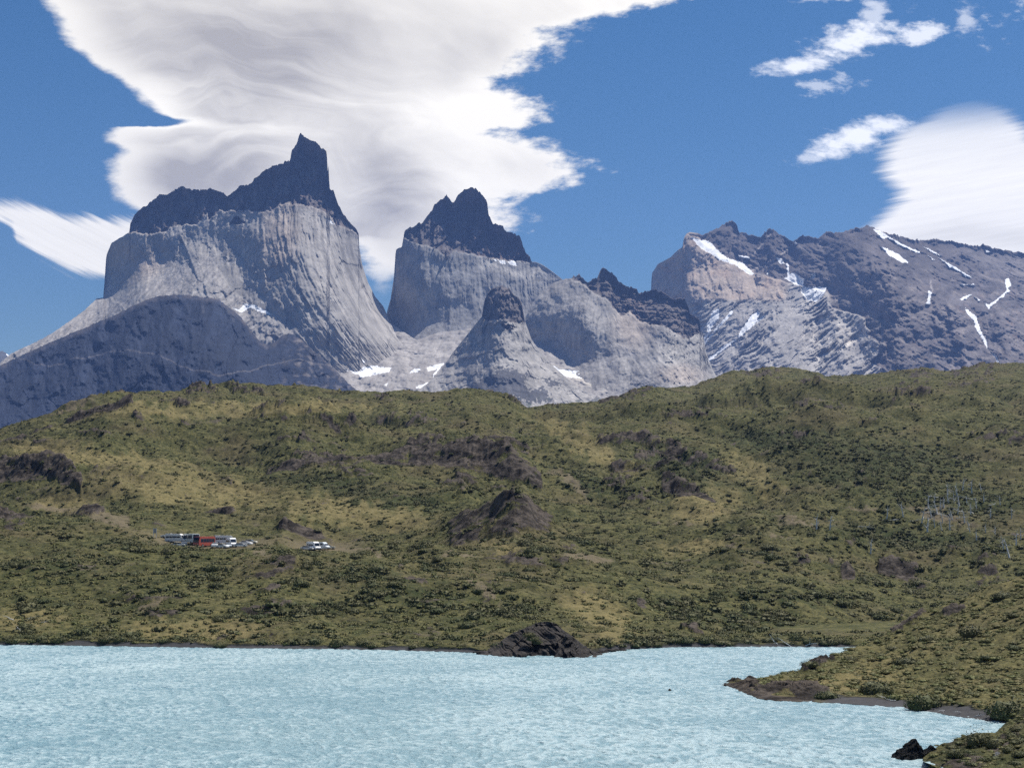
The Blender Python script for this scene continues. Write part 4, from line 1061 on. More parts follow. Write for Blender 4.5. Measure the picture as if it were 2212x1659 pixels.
Zp = np.where((Yp > nYi) & (Yp < fYi + 2), np.maximum(Zp, (.10 + .09 * np.minimum(Yp - nYi, 6)) * sst(1556, 1640, PXp)), Zp)
Zp = np.where(Yp < nYi, np.minimum(Zp, -.05 - (nYi - Yp) * .1), Zp)
Zp = np.where(Yp > fYi + 15, np.minimum(Zp, Zp), Zp)
beachP = sst(7.5, 5, (Yp - nYi) + 2.5 * fbm(Xp / 5, Ywp / 5, 3)) * sst(1740, 1800, PXp)
dryP = np.clip(.35 + .5 * fbm(Xp / 14, Ywp / 14, 3, s=310) + blobs(PXp, PYp, [(1850, 1470, 140, 40, -10)]), 0, 1)
Ppen = np.stack([Xp, Ywp, Zp], -1)
pen = link('headland', grid_mesh('headland', Ppen, GROUND_M, {'rock': rkP, 'dry': dryP, 'dark': 0 * dryP, 'bare': 0 * dryP, 'beach': beachP}))
tag(pen, 'grassy headland with a thin grey beach running into the lake from the right', 'headland', kind='structure')
PXpp, PYpp = pxy(Xp, Ywp, Zp)
wv = (Zp - CAM_Z) / Ywp
PN = dict(P=Ppen, vis=wv >= np.maximum.accumulate(wv, 0) - .0015, px=PXpp, py=PYpp, rock=np.maximum(rkP, beachP), dark=0 * rkP, dry=dryP, Y=Yp)

# ---- near corner slope at the lower right
pxc = np.arange(1994, 2800, 1.6)
nearC = [(1994, 1644), (2030, 1660), (2060, 1690), (2130, 1730), (2200, 1705), (2500, 1740), (2800, 1760)]
topC = [(1994, 1636), (2015, 1618), (2045, 1606), (2085, 1592), (2130, 1588), (2150, 1584), (2172, 1566), (2212, 1534), (2300, 1500), (2500, 1400), (2800, 1300)]
nC = [(float(a), float(wY(a, nearC))) for a in np.arange(1990, 2810, 10.)]
tC = [(1990, 182), (2040, 186), (2080, 188), (2172, 190), (2300, 195), (2800, 205)]
stC = [(nearC, [(a, b - 12) for a, b in nC]), (nearC, nC), (mixc(nearC, topC, .5, np.arange(1990, 2810, 10.)), mixc(nC, tC, .5, np.arange(1990, 2810, 10.))), (topC, tC),
       ([(a, b + 8) for a, b in topC], [(a, b + 4) for a, b in tC]), ([(a, b + 60) for a, b in topC], [(a, b + 10) for a, b in tC]), ([(a, b + 160) for a, b in topC], [(a, b + 16) for a, b in tC])]
PYc, Yc = relief_ground(pxc, stC, 300, 21)
PXc = np.repeat(pxc[None], 300, 0)
Xc, Ywc, Zc = world(PXc, PYc, Yc)
Zc = Zc + sst(1994, 2040, PXc) * (.5 * fbm(Xc / 5, Ywc / 5, 4, s=401) + .25 * ridged(Xc / 1.6, Ywc / 1.6, 4, s=403))
rkC = np.clip(.25 + .7 * fbm(Xc / 5, Ywc / 4, 4, s=405) + 1.2 * blobs(PXc, PYc, [(2170, 1600, 50, 16, -40), (2090, 1650, 60, 30, 0)]), 0, 1)
Pcor = np.stack([Xc, Ywc, Zc], -1)
cor = link('lakeside_slope', grid_mesh('lakeside_slope', Pcor, GROUND_M, {'rock': rkC, 'dry': 0 * rkC, 'dark': 0 * rkC + .3, 'bare': 0 * rkC, 'beach': 0 * rkC}))
tag(cor, 'bushy near slope in the lower right corner', 'slope', kind='structure')
wv = (Zc - CAM_Z) / Ywc
PXcc, PYcc = pxy(Xc, Ywc, Zc)
CN = dict(P=Pcor, vis=wv >= np.maximum.accumulate(wv, 0) - .002, px=PXcc, py=PYcc, rock=rkC * .4, dark=0 * rkC, dry=0 * rkC, Y=Yc)

# ---- low land under everything, out to the horizon
me = poly_mesh('ground', [(-11000, -400, -3.2), (11000, -400, -3.2), (11000, 16500, -3.2), (-11000, 16500, -3.2)], [(0, 1, 2, 3)], GROUND_M)
tag(link('ground', me), 'flat low ground reaching far behind the hills', 'ground', kind='structure')


# ------------------------------------------------------------------ lake
def water_mat():
    m = bpy.data.materials.new('glacial lake water'); m.use_nodes = True
    t = NT(m.node_tree); t.n.clear()
    out = t.new('ShaderNodeOutputMaterial'); b = t.new('ShaderNodeBsdfPrincipled')
    t.l.new(b.outputs[0], out.inputs[0])
    tc = t.new('ShaderNodeTexCoord').outputs['Object']
    n0 = t.noise(t.scalevec(tc, (.6, 1.0, 1)), 1 / 30, 3, .5)
    foam = t.attr('foam').outputs['Fac']
    n1 = t.noise(t.scalevec(tc, (.8, 1.3, 1)), 1 / .7, 5, .7)
    n2 = t.noise(t.scalevec(tc, (1.0, 1.2, 1)), 1 / 1.3, 4, .6)
    c = t.mix(t.ramp(n0, .3, .7), (.19, .335, .38), (.235, .375, .41))
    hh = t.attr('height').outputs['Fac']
    c = t.mix(t.ramp(t.add(hh, t.mul(t.sub(n2, .5), .5)), .2, .95), t.mix(1.0, c, (.72, .79, .83), 'MULTIPLY'), t.mix(.36, c, (.60, .70, .72)))  # crest glow and trough shade of the waves painted into the colour by height
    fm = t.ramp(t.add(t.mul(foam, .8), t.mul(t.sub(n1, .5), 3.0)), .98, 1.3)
    c = t.mix(fm, c, (.70, .80, .82))
    t.l.new(c, b.inputs['Base Color'])
    b.inputs['Roughness'].default_value = .16
    b.inputs['IOR'].default_value = 1.38
    t.l.new(t.ramp(fm, 0, 1, .33, .6), b.inputs['Roughness'])
    bp = t.new('ShaderNodeBump'); bp.inputs['Strength'].default_value = 1.0; bp.inputs['Distance'].default_value = .30
    t.l.new(t.add(n1, t.mul(n2, 1.6)), bp.inputs['Height'])
    t.l.new(bp.outputs[0], b.inputs['Normal'])
    return m


def build_water():
    uu = np.linspace(-.95, .95, 1500)
    uu = np.sign(uu) * np.abs(uu) ** 1.0
    uu = np.concatenate([np.linspace(-.95, -.40, 160, endpoint=False), np.linspace(-.40, .40, 1500), np.linspace(.401, .95, 160)])
    yy = np.concatenate([np.linspace(2, 150, 260, endpoint=False), 150 * (460 / 150) ** np.linspace(0, 1, 1150)])
    U, Y = np.meshgrid(uu, yy)
    X = U * Y
    wx = X + 2.5 * fbm(X / 14, Y / 14, 2, s=501); wy = Y + 2.5 * fbm(X / 14, Y / 14, 2, s=503)
    # wind from the left rear: crests run across the view, slightly turned
    a = (wx * .96 + wy * .28); b = (-wx * .28 + wy * .96)
    z = .17 * ridged(a / 3.8, b / 4.6, 4, .58, s=505) + .17 * ridged(a / 1.7, b / 2.3, 3, .6, s=507) + .04 * fbm(a / 17, b / 14, 2, s=509) + .10 * fbm(a / 1.1, b / 1.6, 2, s=519)
    gust = .9 + .35 * fbm(X / 60, Y / 60, 3, s=511)
    z = z * gust
    q = z + .16 * fbm(X / 1.2, Y / .9, 3, s=515)
    foam = sst(np.percentile(q, 80), np.percentile(q, 99.5), q)
    P = np.stack([X, Y, z - .10], -1)
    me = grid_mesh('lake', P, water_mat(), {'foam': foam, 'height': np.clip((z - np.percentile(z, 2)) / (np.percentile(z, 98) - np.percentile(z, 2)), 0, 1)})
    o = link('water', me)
    tag(o, 'choppy turquoise glacial lake', 'lake', kind='structure')


build_water()


# ------------------------------------------------------------------ vegetation
def leaf_mat(name, c1, c2, c3):
    m = bpy.data.materials.new(name); m.use_nodes = True
    t = NT(m.node_tree); b = t.n['Principled BSDF']
    b.inputs['Roughness'].default_value = .75
    b.inputs['Specular IOR Level'].default_value = .2
    geo = t.new('ShaderNodeNewGeometry'); oi = t.new('ShaderNodeObjectInfo')
    tc = t.new('ShaderNodeTexCoord').outputs['Object']
    n = t.noise(geo.outputs['Position'], .9, 4, .7)
    c = t.mix(t.ramp(n, .3, .7), c1, c2)
    c = t.mix(t.mul(oi.outputs['Random'], .85), c, c3)
    t.l.new(c, b.inputs['Base Color'])
    return m


LEAF = leaf_mat('dark shrub leaves', (.048, .058, .022), (.098, .112, .042), (.130, .120, .056))
LEAF2 = leaf_mat('cushion leaves', (.075, .092, .028), (.165, .17, .056), (.15, .13, .055))
WOOD = bpy.data.materials.new('weathered wood'); WOOD.use_nodes = True
_t = NT(WOOD.node_tree); _b = _t.n['Principled BSDF']; _b.inputs['Roughness'].default_value = .9
_t.l.new(_t.mix(_t.noise(_t.new('ShaderNodeTexCoord').outputs['Object'], 3, 4, .6), (.42, .42, .42), (.72, .72, .71)), _b.inputs['Base Color'])


def bush_mesh(name, mat, n_leaf, leaf, flat=.45, seed=0, core=True, lumps=5):
    r = np.random.default_rng(seed)
    V = []; Fc = []
    cen = [(0, 0, 0, 1.0)]
    for i in range(lumps):
        a = r.uniform(0, 6.28); d = r.uniform(.35, .75)
        cen.append((d * math.cos(a), d * math.sin(a), r.uniform(-.05, .12), r.uniform(.35, .6)))
    if core:
        bm = bmesh.new()
        for (x, y, z, s) in cen:
            ret = bmesh.ops.create_icosphere(bm, subdivisions=2, radius=s * .66)
            for v in ret['verts']:
                k = 1 + .22 * math.sin(7 * v.co.x + seed + 3 * x) * math.cos(6 * v.co.y + 5 * v.co.z)
                v.co = Vector((x + v.co.x * k, y + v.co.y * k, max(-.12, (z + v.co.z * k) * flat)))
        V = [tuple(v.co) for v in bm.verts]; bm.verts.index_update()
        Fc = [tuple(v.index for v in f.verts) for f in bm.faces]
        bm.free()
    for i in range(n_leaf):
        x, y, z, s = cen[r.integers(len(cen))]
        d = r.normal(size=3); d /= np.linalg.norm(d); d[2] = abs(d[2]) * .95 + .02
        rad = s * (.62 + .58 * r.random() ** .8)
        p = np.array([x + d[0] * rad, y + d[1] * rad, (z + d[2] * rad) * flat])
        t1 = r.normal(size=3); t1 -= d * t1.dot(d) * .6; t1 /= np.linalg.norm(t1)
        t2 = np.cross(d + r.normal(size=3) * .5, t1); t2 /= np.linalg.norm(t2)
        l = leaf * r.uniform(.6, 1.4)
        k = len(V)
        V += [tuple(p + t1 * l), tuple(p + t2 * l * .6), tuple(p - t1 * l * .8), tuple(p - t2 * l * .6)]
        Fc.append((k, k + 1, k + 2, k + 3))
    return poly_mesh(name, V, Fc, mat)


near_bush = [bush_mesh('shrub', LEAF, 900, .085, .55 + .08 * i, 20 + i) for i in range(4)]
far_bush = [bush_mesh('shrub small', LEAF, 90, .20, .42 + .06 * i, 40 + i, lumps=3) for i in range(3)]
cushion = [bush_mesh('cushion', LEAF2, 260, .09, .5, 60 + i, lumps=3) for i in range(2)]
far_cushion = [bush_mesh('cushion small', LEAF2, 50, .22, .42, 70 + i, lumps=2) for i in range(2)]


def scatter(name, label, G, n, wfun, smin, smax, meshes, seed, cat):
    """one countless mass of plants: points carrying size and turn, plants set on them by geometry nodes"""
    r = np.random.default_rng(seed)
    w = wfun(G) * np.gradient(G['Y'], axis=0).clip(0) * G['Y']
    w = w.reshape(-1); cs = np.cumsum(w); cs /= cs[-1]
    idx = np.searchsorted(cs, r.random(n))
    P = G['P'].reshape(-1, 3)[idx].copy()
    P[:, 0] += r.normal(size=n) * .5; P[:, 1] += r.normal(size=n) * .3
    size = (smin + (smax - smin) * r.random(n) ** 2.4) * np.clip(1.15 - P[:, 1] / 2600, .62, 1)
    P[:, 2] -= size * .05
    me = bpy.data.meshes.new(name)
    me.vertices.add(n); me.vertices.foreach_set('co', P.astype(np.float32).reshape(-1))
    for k, v, ty in (('size', size, 'FLOAT'), ('turn', r.uniform(0, 6.28, n), 'FLOAT'), ('pick', r.integers(0, len(meshes), n), 'INT')):
        a = me.attributes.new(k, ty, 'POINT'); a.data.foreach_set('value', v.astype(np.float32 if ty == 'FLOAT' else np.int32))
    me.update()
    o = link(name, me)
    ng = bpy.data.node_groups.new(name, 'GeometryNodeTree')
    ng.interface.new_socket('Geometry', in_out='INPUT', socket_type='NodeSocketGeometry')
    ng.interface.new_socket('Geometry', in_out='OUTPUT', socket_type='NodeSocketGeometry')
    N = ng.nodes; Lk = ng.links
    gi = N.new('NodeGroupInput'); go = N.new('NodeGroupOutput')
    jn = N.new('GeometryNodeJoinGeometry')
    pk = N.new('GeometryNodeInputNamedAttribute'); pk.data_type = 'INT'; pk.inputs[0].default_value = 'pick'
    sz = N.new('GeometryNodeInputNamedAttribute'); sz.data_type = 'FLOAT'; sz.inputs[0].default_value = 'size'
    tn = N.new('GeometryNodeInputNamedAttribute'); tn.data_type = 'FLOAT'; tn.inputs[0].default_value = 'turn'
    cx = N.new('ShaderNodeCombineXYZ'); Lk.new(tn.outputs[0], cx.inputs[2])
    for i, mm in enumerate(meshes):
        mo = PLANT_SRC.get(mm.name)
        ip_ = N.new('GeometryNodeInstanceOnPoints')
        cmp = N.new('FunctionNodeCompare'); cmp.data_type = 'INT'; cmp.operation = 'EQUAL'
        ins = [s for s in cmp.inputs if s.type == 'INT']
        Lk.new(pk.outputs[0], ins[0]); ins[1].default_value = i
        oi = N.new('GeometryNodeObjectInfo'); oi.inputs['Object'].default_value = mo
        Lk.new(gi.outputs[0], ip_.inputs['Points']); Lk.new(cmp.outputs[0], ip_.inputs['Selection'])
        Lk.new(oi.outputs['Geometry'], ip_.inputs['Instance'])
        Lk.new(sz.outputs[0], ip_.inputs['Scale']); Lk.new(cx.outputs[0], ip_.inputs['Rotation'])
        Lk.new(ip_.outputs[0], jn.inputs[0])
    Lk.new(jn.outputs[0], go.inputs[0])
    md = o.modifiers.new('plants', 'NODES'); md.node_group = ng
    tag(o, label, cat, kind='stuff')
    return o


# source plants for the masses: unlinked objects, never rendered themselves
PLANT_SRC = {}
for mm in far_bush + cushion + far_cushion + near_bush:
    PLANT_SRC[mm.name] = bpy.data.objects.new(mm.name + ' source', mm)


def wbush(G):
    n = fbm(G['P'][..., 0] / 16, G['P'][..., 1] / 13, 4, s=601)
    w = np.clip(.15 + 1.5 * n + 1.0 * G['dark'] - .5 * G['dry'], .03, 3) * (1 - .6 * sst(.35, .7, G['rock']))
    if 'bare' in G: w = w * (1 - .9 * G['bare'])
    if 'shelf' in G: w = w * (1 - G['shelf'])
    w = w * (G['P'][..., 2] > .7)
    return w


HN['Yc'] = HN['Y']
scatter('shrubland', 'countless dark green shrubs dotted over the whole hillside', HN, 52000, lambda G: wbush(G) * (G['vis'] | (rng.random(G['vis'].shape) < .15)), .35, 2.1, far_bush, 3, 'shrubs')
scatter('cushion_heath', 'countless low yellow green cushions covering the hillside', HN, 42000,
        lambda G: (1 - sst(.3, .6, G['rock'])) * (1 - G['shelf']) * G['vis'] * (1 - .8 * G['bare']) * (G['P'][..., 2] > .7) * np.exp(-G['Y'] / 500), .35, 1.25, far_cushion, 4, 'heath')
scatter('headland_cushions', 'countless round yellow green cushion plants on the headland', PN, 5200,
        lambda G: (1 - sst(.3, .6, G['rock'])) * G['vis'] * (G['P'][..., 2] > .5), .3, 1.15, cushion, 5, 'heath')
scatter('slope_undergrowth', 'tangled low green undergrowth on the near corner slope', CN, 1300,
        lambda G: G['vis'] * (G['px'] > 2012) * (G['P'][..., 2] > .6), .25, .8, cushion + near_bush[:1] + cushion, 6, 'undergrowth')

# ---- individual shrubs (those that show largest)
def place_shrub(P, s, mesh, label, group, flat=1.0, name='shrub'):
    o = link(name, mesh)
    o.location = (P[0], P[1], P[2] - .06 * s); o.scale = (s, s, s * flat); o.rotation_euler = (0, 0, random.uniform(0, 6.28))
    tag(o, label, 'shrub', group)
    return o


r2 = np.random.default_rng(77)
w = wbush(HN) * HN['vis'] * (HN['px'] > 5) * (HN['px'] < 2207) * (HN['Y'] < 560) * (HN['Y'] > shoreY(pxs)[None] + 4) * (HN['rock'] < .4)
w = (w * np.gradient(HN['Y'], axis=0).clip(0) * HN['Y']).reshape(-1)
idx = r2.choice(len(w), 215, replace=False, p=w / w.sum())
for i in idx:
    P = Phill.reshape(-1, 3)[i]; x = HN['px'].reshape(-1)[i]
    side = ('dark green rounded shrub on the lower slope left of the rocky point', 'shrubs on the lower slope left of the rocky point') if x < 1100 else \
           ('dark green rounded shrub on the lower slope right of the rocky point', 'shrubs on the lower slope right of the rocky point')
    place_shrub(P, r2.uniform(1.3, 3.0), near_bush[r2.integers(4)], *side, flat=r2.uniform(.8, 1.15))
# shrubs lining the far shore
for x in list(np.linspace(10, 300, 16)) + list(np.linspace(1360, 1840, 34)) + list(np.linspace(310, 1000, 14)):
    x = x + r2.uniform(-10, 10)
    c = int(np.clip((x - pxs[0]) / 2, 0, len(pxs) - 1))
    rws = np.where((Yg[:, c] > shoreY(x) + r2.uniform(.8, 5)))[0][0]
    place_shrub(Phill[rws, c], r2.uniform(1.0, 2.3), near_bush[r2.integers(4)], 'dark shrub growing at the water edge of the far shore', 'shrubs along the far shore', flat=r2.uniform(.7, 1.2))


def at_grid(G, px, py):
    """vertex of a ground grid that shows at this pixel"""
    d = (G['px'] - px) ** 2 + (G['py'] - py) ** 2 + 1e6 * (~G['vis'])
    return G['P'].reshape(-1, 3)[int(np.argmin(d))]


def tube(V, Fc, pts, rad, sides=6):
    pts = [Vector(p) for p in pts]
    k0 = len(V)
    for i, p in enumerate(pts):
        d = (pts[min(i + 1, len(pts) - 1)] - pts[max(i - 1, 0)]).normalized()
        a = d.orthogonal().normalized(); b = d.cross(a)
        for j in range(sides):
            an = 6.2832 * j / sides
            V.append(tuple(p + (a * math.cos(an) + b * math.sin(an)) * rad[i]))
    for i in range(len(pts) - 1):
        for j in range(sides):
            Fc.append((k0 + i * sides + j, k0 + i * sides + (j + 1) % sides, k0 + (i + 1) * sides + (j + 1) % sides, k0 + (i + 1) * sides + j))
    Fc.append(tuple(k0 + (len(pts) - 1) * sides + j for j in range(sides)))


def limb(r, start, direc, length, rad, n=6, wob=.18, sides=5, twigs=0):
    V, Fc = [], []
    p = np.array(start, float); d = np.array(direc, float); d /= np.linalg.norm(d)
    pts = [tuple(p)]; rads = [rad]
    for i in range(n):
        d = d + r.normal(size=3) * wob; d /= np.linalg.norm(d)
        p = p + d * length / n; pts.append(tuple(p)); rads.append(rad * (1 - .8 * (i + 1) / n))
    tube(V, Fc, pts, rads, sides)
    for k in range(twigs):
        i = r.integers(1, n)
        dd = d + r.normal(size=3) * .8; dd /= np.linalg.norm(dd)
        q = np.array(pts[i]); L = length * r.uniform(.25, .5)
        tube(V, Fc, [tuple(q), tuple(q + dd * L * .5), tuple(q + (dd + r.normal(size=3) * .25) * L)], [rads[i] * .6, rads[i] * .4, rads[i] * .12], 4)
    return V, Fc, pts


# distinct bushes on the headland beach
def big_shrub(px, py, s, flat, label, twigs=True, G=PN, hue=LEAF, seed=0):
    P = at_grid(G, px, py)
    e = empty('shrub', P, random.uniform(0, 6)); tag(e, label, 'shrub')
    f = link('foliage', bush_mesh('foliage', hue, 1900, .062, flat * 1.35, 100 + seed, lumps=8), e); f.scale = (s, s, s)
    if twigs:
        r = np.random.default_rng(seed); V, Fc = [], []
        for i in range(9):
            a = r.uniform(0, 6.28)
            v, fc, _ = limb(r, (0, 0, -.1), (math.cos(a) * .7, math.sin(a) * .7, .7), s * 1.15 * max(flat, .6), .05, 5, .2, 4, 3)
            k = len(V); V += v; Fc += [tuple(q + k for q in g) for g in fc]
        link('stem', poly_mesh('stem', V, Fc, WOOD), e)
    return e


big_shrub(1995, 1528, 2.5, .85, 'large rounded dark shrub standing on the beach edge of the headland', seed=1)
big_shrub(1890, 1498, 3.0, .72, 'tall dark green shrub on the headland behind the narrow beach', seed=2)
big_shrub(2175, 1548, 3.4, .75, 'wide dark shrub where the beach meets the near corner slope', seed=3)
big_shrub(1930, 1510, 1.3, .6, 'small yellow green bush between the two large beach shrubs', False, seed=4, hue=LEAF2)
big_shrub(1790, 1506, 2.0, .5, 'low bare brownish shrub above the start of the beach', seed=5)
big_shrub(2100, 1370, 3.0, .5, 'flat dark bush high on the headland slope', seed=6)
big_shrub(1960, 1433, 2.6, .4, 'low dark bush in the grass of the headland', seed=7)
big_shrub(1835, 1427, 1.6, .45, 'small dark bush near the neck of the headland', seed=8)
big_shrub(2000, 1383, 2.2, .4, 'low green bush on the headland crest below the bare rock strip', seed=9)
big_shrub(2170, 1290, 2.4, .4, 'dark bush on the upper right crest of the headland', seed=10)
big_shrub(1748, 1440, 1.7, .55, 'wind bent green bush leaning over the water on the headland tip', seed=12)
big_shrub(2110, 1605, 1.6, .9, 'twiggy grey green bush on top of the near corner slope', G=CN, seed=13)
big_shrub(2150, 1612, 1.5, .7, 'bright green bush low in the right corner slope', G=CN, seed=14)
big_shrub(2065, 1632, 1.2, .7, 'bare twiggy bush beside the black boulder', G=CN, seed=15)
for i, (x, y, s) in enumerate([(1905, 1415, 1.5), (2050, 1400, 1.4), (2130, 1420, 1.6), (2190, 1400, 1.5), (2060, 1350, 1.5), (2150, 1470, 1.5), (2100, 1500, 1.4), (2030, 1490, 1.2), (1850, 1460, 1.2), (2190, 1330, 1.6), (1930, 1400, 1.4)]):
    place_shrub(at_grid(PN, x, y), s, near_bush[i % 4], 'small dark shrub in the yellow grass of the headland', 'small shrubs on the headland', .7)
for i, (x, y, s) in enumerate([(2090, 1625, .8), (2125, 1640, .9), (2180, 1620, 1.0), (2205, 1600, 1.0), (2140, 1600, .8), (2195, 1650, .9), (2100, 1652, .8), (2200, 1575, .9), (2080, 1645, .7), (2055, 1615, .7), (2040, 1625, .6), (2150, 1640, .9), (2165, 1600, .8), (2120, 1600, .8), (2185, 1590, .9), (2205, 1630, .9), (2070, 1605, .7)]):
    place_shrub(at_grid(CN, x, y), s, near_bush[i % 4], 'small dense shrub on the near corner slope', 'small shrubs on the corner slope', .9)


u_, w__ = uw(1150, 1372); Yb = 341.0
for q_, (bx_, by_, sz_) in enumerate([(1150, 1376, 1.9), (1142, 1368, 1.5), (1160, 1384, 1.4)]):
    X_, Y_, Z_ = world(bx_, by_, 335.0)
    place_shrub((float(X_), 335.0, float(Z_) - .4), sz_, near_bush[q_], 'green bush growing in the hollow of the rocky point', 'bushes in the hollow of the rocky point', 1.0)


# ------------------------------------------------------------------ dead trees and driftwood
def make_snag(seed, h):
    r = np.random.default_rng(seed)
    e = empty('dead_tree')
    lean = r.normal(size=2) * .12
    V, Fc, pts = limb(r, (0, 0, -.3), (lean[0], lean[1], 1), h, .38, 8, .07, 6)
    link('trunk', poly_mesh('trunk', V, Fc, WOOD), e)
    for k in range(r.integers(3, 6)):
        i = r.integers(2, 7); a = r.uniform(0, 6.28)
        v, fc, _ = limb(r, pts[i], (math.cos(a), math.sin(a), r.uniform(.3, 1.2)), h * r.uniform(.25, .5), .15, 5, .22, 4, 3)
        link('branch', poly_mesh('branch', v, fc, WOOD), e)
    return e


snags = [make_snag(700 + i, 6.2 + i * .5) for i in range(4)]
spots = [(2003, 1140, 1.25), (1995, 1128, 1.1), (2050, 1145, 1.0), (1310 * .9144 + 0, 0, 0)]
spots = [(2003, 1148, 1.3), (1992, 1130, 1.15), (2012, 1118, 1.0), (2052, 1146, 1.1), (2070, 1110, .9), (2030, 1100, .8), (2046, 1070, .9), (2095, 1150, .8), (2060, 1085, .8), (2088, 1090, .7), (2100, 1068, 1.1), (2080, 1060, .9), (2125, 1085, .8),
         (2140, 1120, .8), (2018, 1085, .7), (1952, 1115, .9), (1765, 1142, 1.), (1792, 1145, .9), (1915, 1120, .9), (1880, 1196, .8), (2110, 1165, .8), (2180, 1205, 1.1), (2195, 1180, .9), (2168, 1190, .8), (2150, 1155, .7), (2205, 1165, .8), (2036, 1128, .8), (2020, 1140, .7), (2130, 1150, .7), (2160, 1090, .7), (2185, 1120, .8), (2005, 1098, .9), (2040, 1098, .9), (2057, 1122, .8), (2083, 1128, .9), (2110, 1100, .8), (2066, 1068, 1.0), (2025, 1110, 1.0), (2073, 1092, .9), (2098, 1112, .8), (2120, 1062, .8), (2048, 1086, 1.0), (2035, 1146, .7)]
first = [True] * 4
for i, (x, y, s) in enumerate(spots):
    k = i % 4
    o = snags[k] if first[k] else copy_tree(snags[k]); first[k] = False
    P = at_grid(HN, x, y)
    o.location = P; o.scale = (s, s, s); o.rotation_euler = (random.uniform(-.12, .12), random.uniform(-.12, .12), random.uniform(0, 6))
    if x < 1900: tag(o, ['grey dead tree standing alone at the left edge of the dead wood', 'second bare grey tree right of the lone one on the slope', 'low bare tree on the dark mound right of the brown rocks'][(16, 17, 19).index(i) if i in (16, 17, 19) else 0], 'dead tree', 'silver dead trees on the right slope')
    elif i == 0: tag(o, 'tallest silver dead tree at the left of the dead wood', 'dead tree', 'silver dead trees on the right slope')
    else: tag(o, 'bare silver dead tree standing in the dead wood on the right slope', 'dead tree', 'silver dead trees on the right slope')


def fallen(G, px, py, L, label, group, seed, rad=.13, rise=.15):
    r = np.random.default_rng(seed)
    a = r.uniform(-.5, .5) + (math.pi if r.random() < .5 else 0)
    v, fc, _ = limb(r, (0, 0, .12), (math.cos(a), math.sin(a) * .6, rise), L, rad, 6, .14, 5, 4)
    o = link('driftwood', poly_mesh('driftwood', v, fc, WOOD)); o.location = at_grid(G, px, py)
    tag(o, label, 'log', group)


for i, (x, y) in enumerate([(2030, 1075), (2055, 1062), (2100, 1080), (2010, 1095), (2135, 1090), (2110, 1110), (1940, 1122), (1965, 1126), (2080, 1105), (1850, 1138), (2045, 1115), (2065, 1120), (2020, 1110)]):
    fallen(HN, x, y, random.uniform(5, 8), 'fallen silver trunk lying among the dead trees on the right slope', 'fallen trunks among the dead trees', 800 + i, .16)
for i, (x, y, l) in enumerate([(1935, 1514, 2.0), (1915, 1508, 1.5), (2075, 1540, 1.8), (2040, 1536, 1.2), (2105, 1548, 1.6)]):
    fallen(PN, x, y, l, 'pale driftwood branch lying on the grey beach', 'driftwood on the beach', 830 + i, .06)
for i, (x, y) in enumerate([(50, 1365), (88, 1345), (60, 1338), (30, 1340)]):
    fallen(HN, x, y, 3.5, 'pale fallen branch among the shrubs by the left shore', 'fallen branches by the left shore', 850 + i, .10, .5)
for i, (x, y, l) in enumerate([(1710, 1398, 4), (1740, 1396, 3.), (1680, 1392, 3)]):
    fallen(HN, x, y, l, 'grey bleached branches at the far shore right of the rocky point', 'bleached branches at the far shore', 870 + i, .09, .5)


# ------------------------------------------------------------------ rocks
def rock_mat(name, c1, c2):
    m = bpy.data.materials.new(name); m.use_nodes = True
    t = NT(m.node_tree); b = t.n['Principled BSDF']
    b.inputs['Roughness'].default_value = .9; b.inputs['Specular IOR Level'].default_value = .15
    tc = t.new('ShaderNodeTexCoord').outputs['Object']
    n = t.noise(tc, 1.2, 6, .7); n2 = t.noise(t.scalevec(tc, (.5, 1, 2.2)), .5, 5, .6)
    t.l.new(t.mix(t.ramp(n2, .35, .65), c1, c2), b.inputs['Base Color'])
    bp = t.new('ShaderNodeBump'); bp.inputs['Strength'].default_value = .9; bp.inputs['Distance'].default_value = .35
    t.l.new(n, bp.inputs['Height']); t.l.new(bp.outputs[0], b.inputs['Normal'])
    return m


RKM = rock_mat('dark shore rock', (.013, .012, .012), (.052, .046, .042))
RKB = rock_mat('black wet rock', (.006, .006, .006), (.022, .021, .02))


